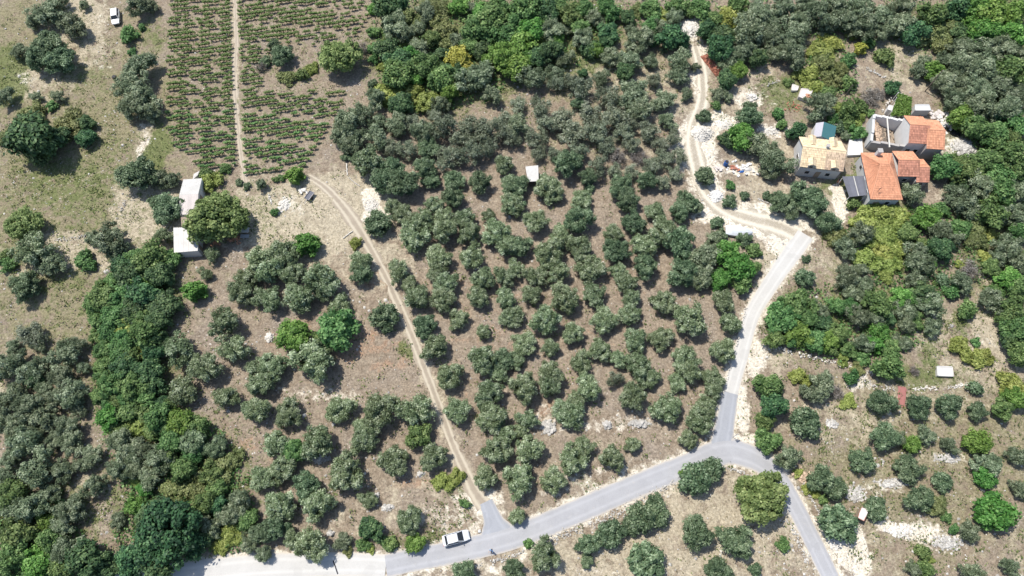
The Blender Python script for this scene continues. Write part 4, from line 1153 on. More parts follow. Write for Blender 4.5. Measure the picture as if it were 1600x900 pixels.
def boat():
    x0, y0 = upg(1153,364); root = empty("covered_boat", (x0, y0, float(gh(x0, y0))), "small boat under grey tarpaulin at the edge of the gravel yard", "boat", rz=-.12)
    m = MB()
    for x, hw, z1 in (): pass
    loft(m, [rring(x, hw, zb, .75, .08) for x, hw, zb in ((-2.4, .85, .15), (-1.2, 1.0, .08), (0, 1.02, .05), (1.1, .85, .1), (1.9, .5, .25), (2.5, .1, .45))]); m.build("hull", M['white_paint'], root)
    rr = random.Random(2); vs_, fs = [], []; st = ((-2.5, .9), (-1.8, 1.02), (-1.2, 1.06), (-.6, 1.08), (0, 1.08), (.6, 1.02), (1.1, .9), (1.6, .7), (2.1, .42), (2.55, .12))
    for x, hw in st:
        for v in (-1.03, -1, -.6, -.2, 0, .2, .6, 1, 1.03):
            z = .78 + .5 * (1 - v * v) * (1 - (x / 2.9) ** 2) + rr.uniform(-.04, .04)
            if abs(v) > 1.01: z = .5
            vs_.append((x, hw * v, z))
    for i in range(len(st) - 1):
        for k in range(8): fs.append((i * 9 + k, (i + 1) * 9 + k, (i + 1) * 9 + k + 1, i * 9 + k + 1))
    m = MB(); m.add(vs_, fs); m.build("tarpaulin", M['tarp'], root)
    m = MB()
    for x in (-1.4, -1.2): m.tube([(x, -1.05, .8), (x, -.5, 1.16), (x, 0, 1.27), (x, .5, 1.16), (x, 1.05, .8)], [.02] * 5, 4)
    m.build("rope", M['white_paint'], root)
boat()
crumpled("tarpaulin", "blue and white crumpled sheet beside the gravel yard debris", 1159, 268, 1.0, .6, .2, .2, M['blue'], "tarpaulin", 3)
crumpled("tarpaulin", "white crumpled sheet between the debris and the olive", 1166, 264, 2.4, 1.2, .35, -.1, M['roof_white'], "tarpaulin", 4)

def pole(name, label, px, py, h, arm=True):
    x0, y0 = upg(px, py); root = empty(name, (x0, y0, float(gh(x0, y0))), label, "pole")
    m = MB(); m.tube([(0, 0, -.4), (0, 0, h)], [.13, .09], 8); m.build("shaft", M['bark'], root)
    if arm:
        m = MB(); m.box((0, 0, h - .35), (1.1, .09, .09), .6); m.build("crossarm", M['bark'], root)
        for s in (-1, 1):
            m = MB(); m.tube([(s * .45 * math.cos(.6), s * .45 * math.sin(.6), h - .3), (s * .45 * math.cos(.6), s * .45 * math.sin(.6), h - .08)], [.05, .03], 6); m.build("insulator", M['white_paint'], root)
pole("utility_pole", "tall wooden utility pole on the dry plot by the dark trees", 1445, 143, 6.3)
pole("utility_pole", "short dark post left of the grey dry bush", 1320, 151, 3.6, False)
def sign():
    x0, y0 = upg(1145,683); root = empty("road_sign", (x0, y0, float(gh(x0, y0))), "roadside sign post on the gravel inside the fork", "sign", rz=.5)
    m = MB(); m.tube([(0, 0, -.3), (0, 0, 2.4)], [.045, .045], 8); m.build("post", M['metal'], root)
    m = MB(); m.box((0, -.06, 2.1), (.7, .03, .55)); m.build("panel", M['metal'], root)
    m = MB(); m.box((0, -.06, 1.5), (.5, .03, .3)); m.build("panel", M['metal'], root)
sign()
def drain():
    a, b = upg(521,876), upg(528,897)
    c = ((a[0] + b[0]) / 2, (a[1] + b[1]) / 2); L = math.hypot(b[0] - a[0], b[1] - a[1])
    root = empty("road_drain", (c[0], c[1], float(gh(*c)) + .055), "dark slotted drain across the white concrete road", "drain", rz=math.atan2(b[1] - a[1], b[0] - a[0]))
    m = MB(); m.box((0, 0, 0), (L, .22, .03)); m.build("channel", M['plastic'], root)
    for s in (-1, 1):
        m = MB(); m.box((0, s * .14, .008), (L, .05, .04)); m.build("rail", M['metal'], root)
drain()
def road_stone():
    x0, y0 = upg(749,830); m = MB(); m.box((0, 0, .12), (.42, .40, .26), .1, .5, .12); m.box((0, 0, .27), (.36, .34, .06), .1, .5, .1)
    o = m.build("marker_block", M['white_paint']); o.location = (x0, y0, float(gh(x0, y0)) + .05); tag(o, "small white block standing on the asphalt near the car", "block")
road_stone()

def lying(name, label, cat, a, b, r, mat):
    p, q = upg(*a), upg(*b); c = ((p[0] + q[0]) / 2, (p[1] + q[1]) / 2); rr = random.Random(int(a[0])); z0 = float(gh(*c)); m = MB(); n = 6
    m.tube([(p[0] + (q[0] - p[0]) * i / n - c[0] + rr.uniform(-.06, .06), p[1] + (q[1] - p[1]) * i / n - c[1] + rr.uniform(-.06, .06), r + rr.uniform(0, .05)) for i in range(n + 1)], [r * rr.uniform(.7, 1.1) for _ in range(n + 1)], 7)
    d = (q[0] - p[0], q[1] - p[1]); m.tube([(d[0] * .1, d[1] * .1, r), (d[0] * .1 + d[1] * .18, d[1] * .1 - d[0] * .18, r + .2)], [r * .5, r * .25], 5)
    o = m.build(name, mat); o.location = (c[0], c[1], z0); tag(o, label, cat)
lying("fallen_branch", "bleached white branch lying at the grove's upper corner", "branch", (542,256), (543,275), .12, M['white_stone'])
lying("fallen_branch", "pale branch lying left of the dirt track on the clearing", "branch", (536,373), (551,361), .10, M['white_stone'])
lying("fallen_branch", "thin grey branch trailing right of the bleached white one", "branch", (545,278), (562,291), .08, M['stone'])

# person walking on the road
def person():
    x0, y0 = upg(768,861)
    root = empty("person", (x0, y0, float(gh(x0, y0)) + .056), "person in blue top and dark trousers walking along the road edge", "person", rz=math.radians(150))
    def skin(name, verts, edges, mat, sub=2):
        me = bpy.data.meshes.new(name); me.from_pydata([v[:3] for v in verts], edges, []); o = link(name, me, root)
        sk = o.modifiers.new("skin", 'SKIN'); sk.use_smooth_shade = True
        for i, v in enumerate(verts):
            d = me.skin_vertices[0].data[i]; d.radius = (v[3], v[4] if len(v) > 4 else v[3]); d.use_root = (i == 0)
        s = o.modifiers.new("sub", 'SUBSURF'); s.levels = sub; s.render_levels = sub; me.materials.append(mat); return o
    # whole body, mid stride, one surface
    B = [(0, 0, .95, .15, .11), (0, 0, 1.15, .14, .10), (0, .02, 1.35, .17, .11), (0, .03, 1.46, .10, .08), (0, .04, 1.54, .055), (0, .06, 1.62, .085, .10), (0, .06, 1.72, .075, .09),
         (-.19, .02, 1.42, .055), (-.25, -.10, 1.17, .042), (-.23, -.02, .95, .034), (-.22, .03, .88, .03),
         (.19, .02, 1.42, .055), (.26, .10, 1.18, .042), (.24, .30, 1.06, .034), (.23, .37, 1.04, .03),
         (-.10, .03, .86, .09), (-.10, .20, .50, .062), (-.10, .22, .10, .042), (-.10, .36, .04, .035),
         (.10, -.02, .86, .09), (.10, -.06, .50, .062), (.10, -.28, .14, .042), (.10, -.18, .04, .035)]
    E = [(0, 1), (1, 2), (2, 3), (3, 4), (4, 5), (5, 6), (2, 7), (7, 8), (8, 9), (9, 10), (2, 11), (11, 12), (12, 13), (13, 14), (0, 15), (15, 16), (16, 17), (17, 18), (0, 19), (19, 20), (20, 21), (21, 22)]
    skin("body", B, E, M['skin'])
    skin("shirt", [(0, 0, .98, .17, .13), (0, 0, 1.16, .16, .12), (0, .02, 1.36, .19, .13), (0, .03, 1.45, .11, .09), (-.20, .02, 1.41, .075), (-.235, -.06, 1.25, .06), (.20, .02, 1.41, .075), (.24, .06, 1.26, .06)],
         [(0, 1), (1, 2), (2, 3), (2, 4), (4, 5), (2, 6), (6, 7)], M['shirt'])
    skin("trousers", [(0, 0, .97, .165, .125), (-.10, .03, .86, .105), (-.10, .20, .50, .078), (-.10, .22, .16, .062), (.10, -.02, .86, .105), (.10, -.06, .50, .078), (.10, -.26, .18, .062)],
         [(0, 1), (1, 2), (2, 3), (0, 4), (4, 5), (5, 6)], M['trousers'])
    skin("hair", [(0, .03, 1.66, .085, .085), (0, .05, 1.745, .078, .09)], [(0, 1)], M['hair'])
    m = MB()
    for s, p in ((-1, (-.22, .03, .86)), (1, (.23, .40, 1.03))):
        for k, l_ in enumerate((.07, .08, .075, .06)):
            a = (p[0] + (k - 1.5) * .018, p[1], p[2]); d = (0, .02, -l_) if s < 0 else (0, l_, -.02)
            m.tube([a, (a[0] + d[0] * .5, a[1] + d[1] * .5, a[2] + d[2] * .5), (a[0] + d[0], a[1] + d[1] + .01, a[2] + d[2] - .01)], [.009, .009, .007], 5)
        m.tube([(p[0] - s * .03, p[1], p[2] + .02), (p[0] - s * .055, p[1] + .03, p[2] - .01)], [.011, .008], 5)
    m.build("fingers", M['skin'], root)
    for x, y in ((-.10, .28), (.10, -.23)):
        m = MB(); loft(m, [[(p[1] + x, p[0] + y, p[2]) for p in rring(t, hw, .0, zt, .02)] for t, hw, zt in ((-.12, .035, .09), (-.03, .045, .10), (.08, .05, .07), (.15, .03, .05))]); m.build("shoe", M['plastic'], root)
    # face
    m = MB(); m.box((0, .155, 1.63), (.022, .03, .045)); m.build("nose", M['skin'], root)
    for s in (-1, 1):
        m = MB(); m.box((s * .032, .145, 1.655), (.022, .012, .012)); m.build("eye", M['plastic'], root)
        m = MB(); m.box((s * .088, .06, 1.64), (.015, .03, .055)); m.build("ear", M['skin'], root)
    m = MB(); m.box((0, .148, 1.59), (.045, .012, .010)); m.build("mouth", M['lamp_red'], root)
person()

# vine pergola beside the ruin
def pergola():
    q = [up(1392,181,2.2), up(1422,181,2.2), up(1424,152,2.2), up(1404,144,2.2)]
    c = np.mean(np.array(q), 0); root = empty("vine_pergola", (c[0], c[1], float(gh(*c))), "white post pergola covered in bright green vine by the half ruined house", "pergola")
    L = [np.array(p) - c for p in q]
    for k in range(4):
        a, b = L[k], L[(k + 1) % 4]
        for u in (0, .25, .5, .75):
            p = a + (b - a) * u; m = MB(); m.box((p[0], p[1], .95), (.11, .11, 2.5)); m.build("post", M['white_paint'], root)
        d = b - a; m = MB(); m.box((*((a + b) / 2), 2.14), (np.linalg.norm(d), .09, .09), math.atan2(d[1], d[0])); m.build("beam", M['white_paint'], root)
    rr = np.random.default_rng(4); n = 3600
    u, v = rr.random(n), rr.random(n) * .95
    P = np.array([bil((*L[0], 2.2), (*L[1], 2.2), (*L[2], 2.2), (*L[3], 2.2), a, b) for a, b in zip(u, v)])
    P[:, 2] += rr.normal(0.08, .13, n)
    V, F, T = leaves(P, np.tile([0, 0, 1.0], (n, 1)), .20, .14, .7, rr)
    link("foliage", mesh_np("foliage", V, F, T, mat=M['bright']), root)

# ------------------------------------------------------------------ leaves and crowns
def leaves(P, N, a, b, jit, rr, tint=None):
    """diamond leaf faces at P, facing about N"""
    n = len(P)
    N = N + rr.normal(0, jit, (n, 3)); N /= np.linalg.norm(N, axis=1)[:, None] + 1e-9
    r = rr.normal(0, 1, (n, 3)); t = np.cross(N, r); t /= np.linalg.norm(t, axis=1)[:, None] + 1e-9
    s = np.cross(N, t)
    sc = rr.uniform(.65, 1.3, (n, 1))
    V = np.stack([P - t * a * sc, P - s * b * sc + N * .25 * b, P + t * a * sc, P + s * b * sc + N * .25 * b], 1).reshape(-1, 3)
    F = np.arange(n * 4).reshape(n, 4)
    T = np.clip(rr.normal(.45, .2, n) if tint is None else tint, 0, 1)
    return V, F, np.repeat(T, 4)
pergola()

def branches(mb, R, ht, tips, rr, r0, base_h):
    """tapered trunk and limbs reaching towards the given tips"""
    lean = (rr.normal(0, .06) * ht, rr.normal(0, .06) * ht)
    fork = (lean[0], lean[1], base_h)
    mb.tube([(0, 0, -.3), (lean[0] * .3, lean[1] * .3, base_h * .5), fork], [r0 * 1.25, r0, r0 * .8], 7)
    for t in tips:
        mid = [(fork[i] * .45 + t[i] * .55) + rr.normal(0, .06) * R for i in range(3)]
        mid[2] += .05 * ht
        mb.tube([fork, mid, tuple(t)], [r0 * .55, r0 * .34, r0 * .12], 5)

def crown_proto(kind, i):
    """one crown and its trunk; the nominal radius is stored so that copies scale little"""
    sp = SPEC[kind]
    rr = np.random.default_rng(hash_(kind) * 100 + i)
    R = sp['R']; ht = sp['h'] * R; n = sp['n']; rc = sp['rc'] * R
    # uneven outline: the reach changes with the direction
    ph = rr.uniform(0, 6.28, 4); am = rr.uniform(.04, .16, 4) * sp.get('uneven', 1)
    def reach(a): return 1 + sum(am[k] * np.sin((k + 1) * a + ph[k]) for k in range(4))
    C = []
    zc, zr = ht * sp.get('zc', .60), ht * sp.get('zr', .40)
    tries = 0
    while len(C) < n and tries < 6000:
        tries += 1
        a = rr.uniform(0, 6.28); u = rr.uniform(-.75, 1); q = rr.random() ** sp.get('fill', .40)
        rad = math.sqrt(max(0, 1 - u * u)) * q * reach(a) * (R - rc * .75)
        p = np.array([rad * math.cos(a), rad * math.sin(a), zc + u * zr * q])
        if all(np.linalg.norm(p - c) > rc * sp.get('gap', .75) for c in C) or tries > 3000:
            C.append(p)
    C = np.array(C)
    P, N, T = [], [], []
    for c in C:
        k = int(sp['leaves'] / n * rr.uniform(.7, 1.3))
        d = rr.normal(0, 1, (k, 3)); d[:, 2] = d[:, 2] * .9 + .25
        d /= np.linalg.norm(d, axis=1)[:, None]
        rcc = rc * rr.uniform(.7, 1.25)
        rad = rcc * (1 - .55 * rr.random(k) ** 1.6) * (1 + .24 * rr.normal(0, 1, k))
        P.append(c + d * rad[:, None] * np.array([1, 1, .85])); N.append(d + np.array([-.12, .1, .65]))
        T.append(np.clip(rr.normal(.42, .25, k) + rr.normal(0, .15), 0, 1))
    P, N, T = np.concatenate(P), np.concatenate(N), np.concatenate(T)
    P[:, 2] = np.maximum(P[:, 2], .08 * ht + .02)
    V, F, TT = leaves(P, N, sp['a'], sp['b'], sp.get('jit', .42), rr, T)
    crown = mesh_np("crown", V, F, TT, mat=None)
    mb = MB()
    tips = C[rr.permutation(len(C))[:sp.get('limbs', 7)]]
    branches(mb, R, ht, [tuple(t) for t in tips], rr, sp.get('trunk', .075) * R, ht * sp.get('fork', .22))
    if sp.get('twigs'):
        for t in C:
            for _ in range(sp['twigs']):
                e = t + rr.normal(0, rc * .55, 3) + np.array([0, 0, rc * .3])
                mb.tube([tuple(t * .75 + np.array([0, 0, ht * .10])), tuple(e)], [.03 * R / 2.5, .012], 3, .5, False)
    me = bpy.data.meshes.new("trunk"); me.from_pydata(mb.v, [], mb.f); me.update()
    return crown, me

def hash_(s): return sum((k + 1) * ord(c) for k, c in enumerate(s)) % 977
SPEC = {
 'olive':  dict(R=2.6, h=1.50, n=54, rc=.215, gap=1.0, leaves=8600, a=.155, b=.088, limbs=9, trunk=.085, uneven=1.0, protos=11),
 'loose':  dict(R=2.6, h=1.50, n=40, rc=.225, gap=1.0, leaves=5600, a=.155, b=.085, limbs=10, trunk=.07, uneven=1.5, fill=.5, protos=6),
 'sparse': dict(R=2.6, h=1.45, n=30, rc=.26, leaves=2900, a=.17, b=.085, limbs=12, trunk=.06, uneven=1.6, fill=.55, twigs=3, protos=6),
 'broad':  dict(R=2.6, h=1.55, n=40, rc=.27, leaves=5600, a=.20, b=.15, limbs=6, trunk=.07, protos=7, uneven=1.3),
 'big':    dict(R=4.6, h=1.25, n=95, rc=.17, leaves=14000, a=.23, b=.16, limbs=12, trunk=.06, fill=.36, protos=2, uneven=1.0),
 'shrub':  dict(R=1.4, h=1.15, n=20, rc=.32, leaves=1900, a=.16, b=.12, limbs=5, trunk=.05, zc=.5, zr=.42, fork=.12, protos=6, uneven=1.3),
 'round':  dict(R=2.0, h=1.35, n=44, rc=.24, leaves=5200, a=.15, b=.10, limbs=6, trunk=.06, zc=.52, zr=.44, fork=.15, protos=3, uneven=.35),
 'spread': dict(R=2.6, h=0.75, n=44, rc=.22, leaves=5600, a=.17, b=.12, limbs=6, trunk=.04, zc=.45, zr=.42, fork=.12, protos=4, uneven=1.3),
 'twig':   dict(R=2.0, h=1.10, n=26, rc=.30, leaves=1300, a=.16, b=.035, limbs=12, trunk=.05, zc=.5, zr=.42, fork=.12, twigs=7, protos=2, uneven=1.2),
}
PROTO = {}
for k in SPEC:
    PROTO[k] = [crown_proto(k, i) for i in range(SPEC[k]['protos'])]
_mc = {}
def with_mat(kind, i, mk):
    """the crown mesh in another leaf colour (made once, shared by all its copies)"""
    key = (kind, i, mk)
    if key not in _mc:
        c, t = PROTO[kind][i]
        c2 = c.copy(); c2.materials.clear(); c2.materials.append(M[mk])
        t2 = t.copy(); t2.materials.clear(); t2.materials.append(M['dry'] if kind == 'twig' else M['bark'])
        _mc[key] = (c2, t2)
    return _mc[key]

# code: (object name, noun, proto family, leaf material, colour word, group)
KINDS = {
 'O': ("olive_tree", "olive tree", 'olive', 'olive', "silvery green", "olive trees of the grove"),
 'D': ("olive_tree", "olive tree", 'olive', 'olived', "dark green", "olive trees of the grove"),
 'V': ("open_olive_tree", "open crowned olive", 'loose', 'olive', "pale silvery", "open crowned olives"),
 'W': ("wild_olive_tree", "wild olive", 'loose', 'wild', "grey green", "wild olives around the grove"),
 'S': ("scrub_olive_tree", "sparse olive", 'sparse', 'sparse', "thin grey", "sparse overgrown olives"),
 'G': ("broadleaf_tree", "broadleaf tree", 'broad', 'green', "mid green", "broadleaf trees of the thickets"),
 'K': ("evergreen_tree", "evergreen tree", 'broad', 'dark', "deep green", "dark evergreen trees"),
 'N': ("walnut_tree", "wide leafy tree", 'big', 'walnut', "light green", "wide leafy trees"),
 'Q': ("oak_tree", "wide dark tree", 'big', 'dark', "dark green", "wide dark trees"),
 'F': ("leafy_shrub", "leafy shrub", 'shrub', 'green', "green", "small green shrubs"),
 'H': ("dark_shrub", "dark shrub", 'shrub', 'olived', "dark grey green", "small dark shrubs"),
 'B': ("bright_shrub", "bright shrub", 'round', 'bright', "bright green", "bright green shrubs"),
 'A': ("bright_bush_tree", "bushy tree", 'broad', 'bright', "fresh green", "bright bushy trees"),
 'C': ("round_olive_tree", "rounded olive", 'round', 'olived', "dark even", "rounded olives"),
 'Y': ("yellowish_shrub", "yellowish shrub", 'spread', 'yelg', "yellow green", "yellow green shrubs"),
 'L': ("broom_bush", "flowering bush", 'round', 'yel', "bright yellow", "yellow flowering bushes"),
 'X': ("brown_scrub_bush", "scrub bush", 'spread', 'brown', "brownish green", "brown scrub bushes"),
 'R': ("dry_bush", "leafless bush", 'twig', 'dry', "grey dry", "dry leafless bushes"),
}
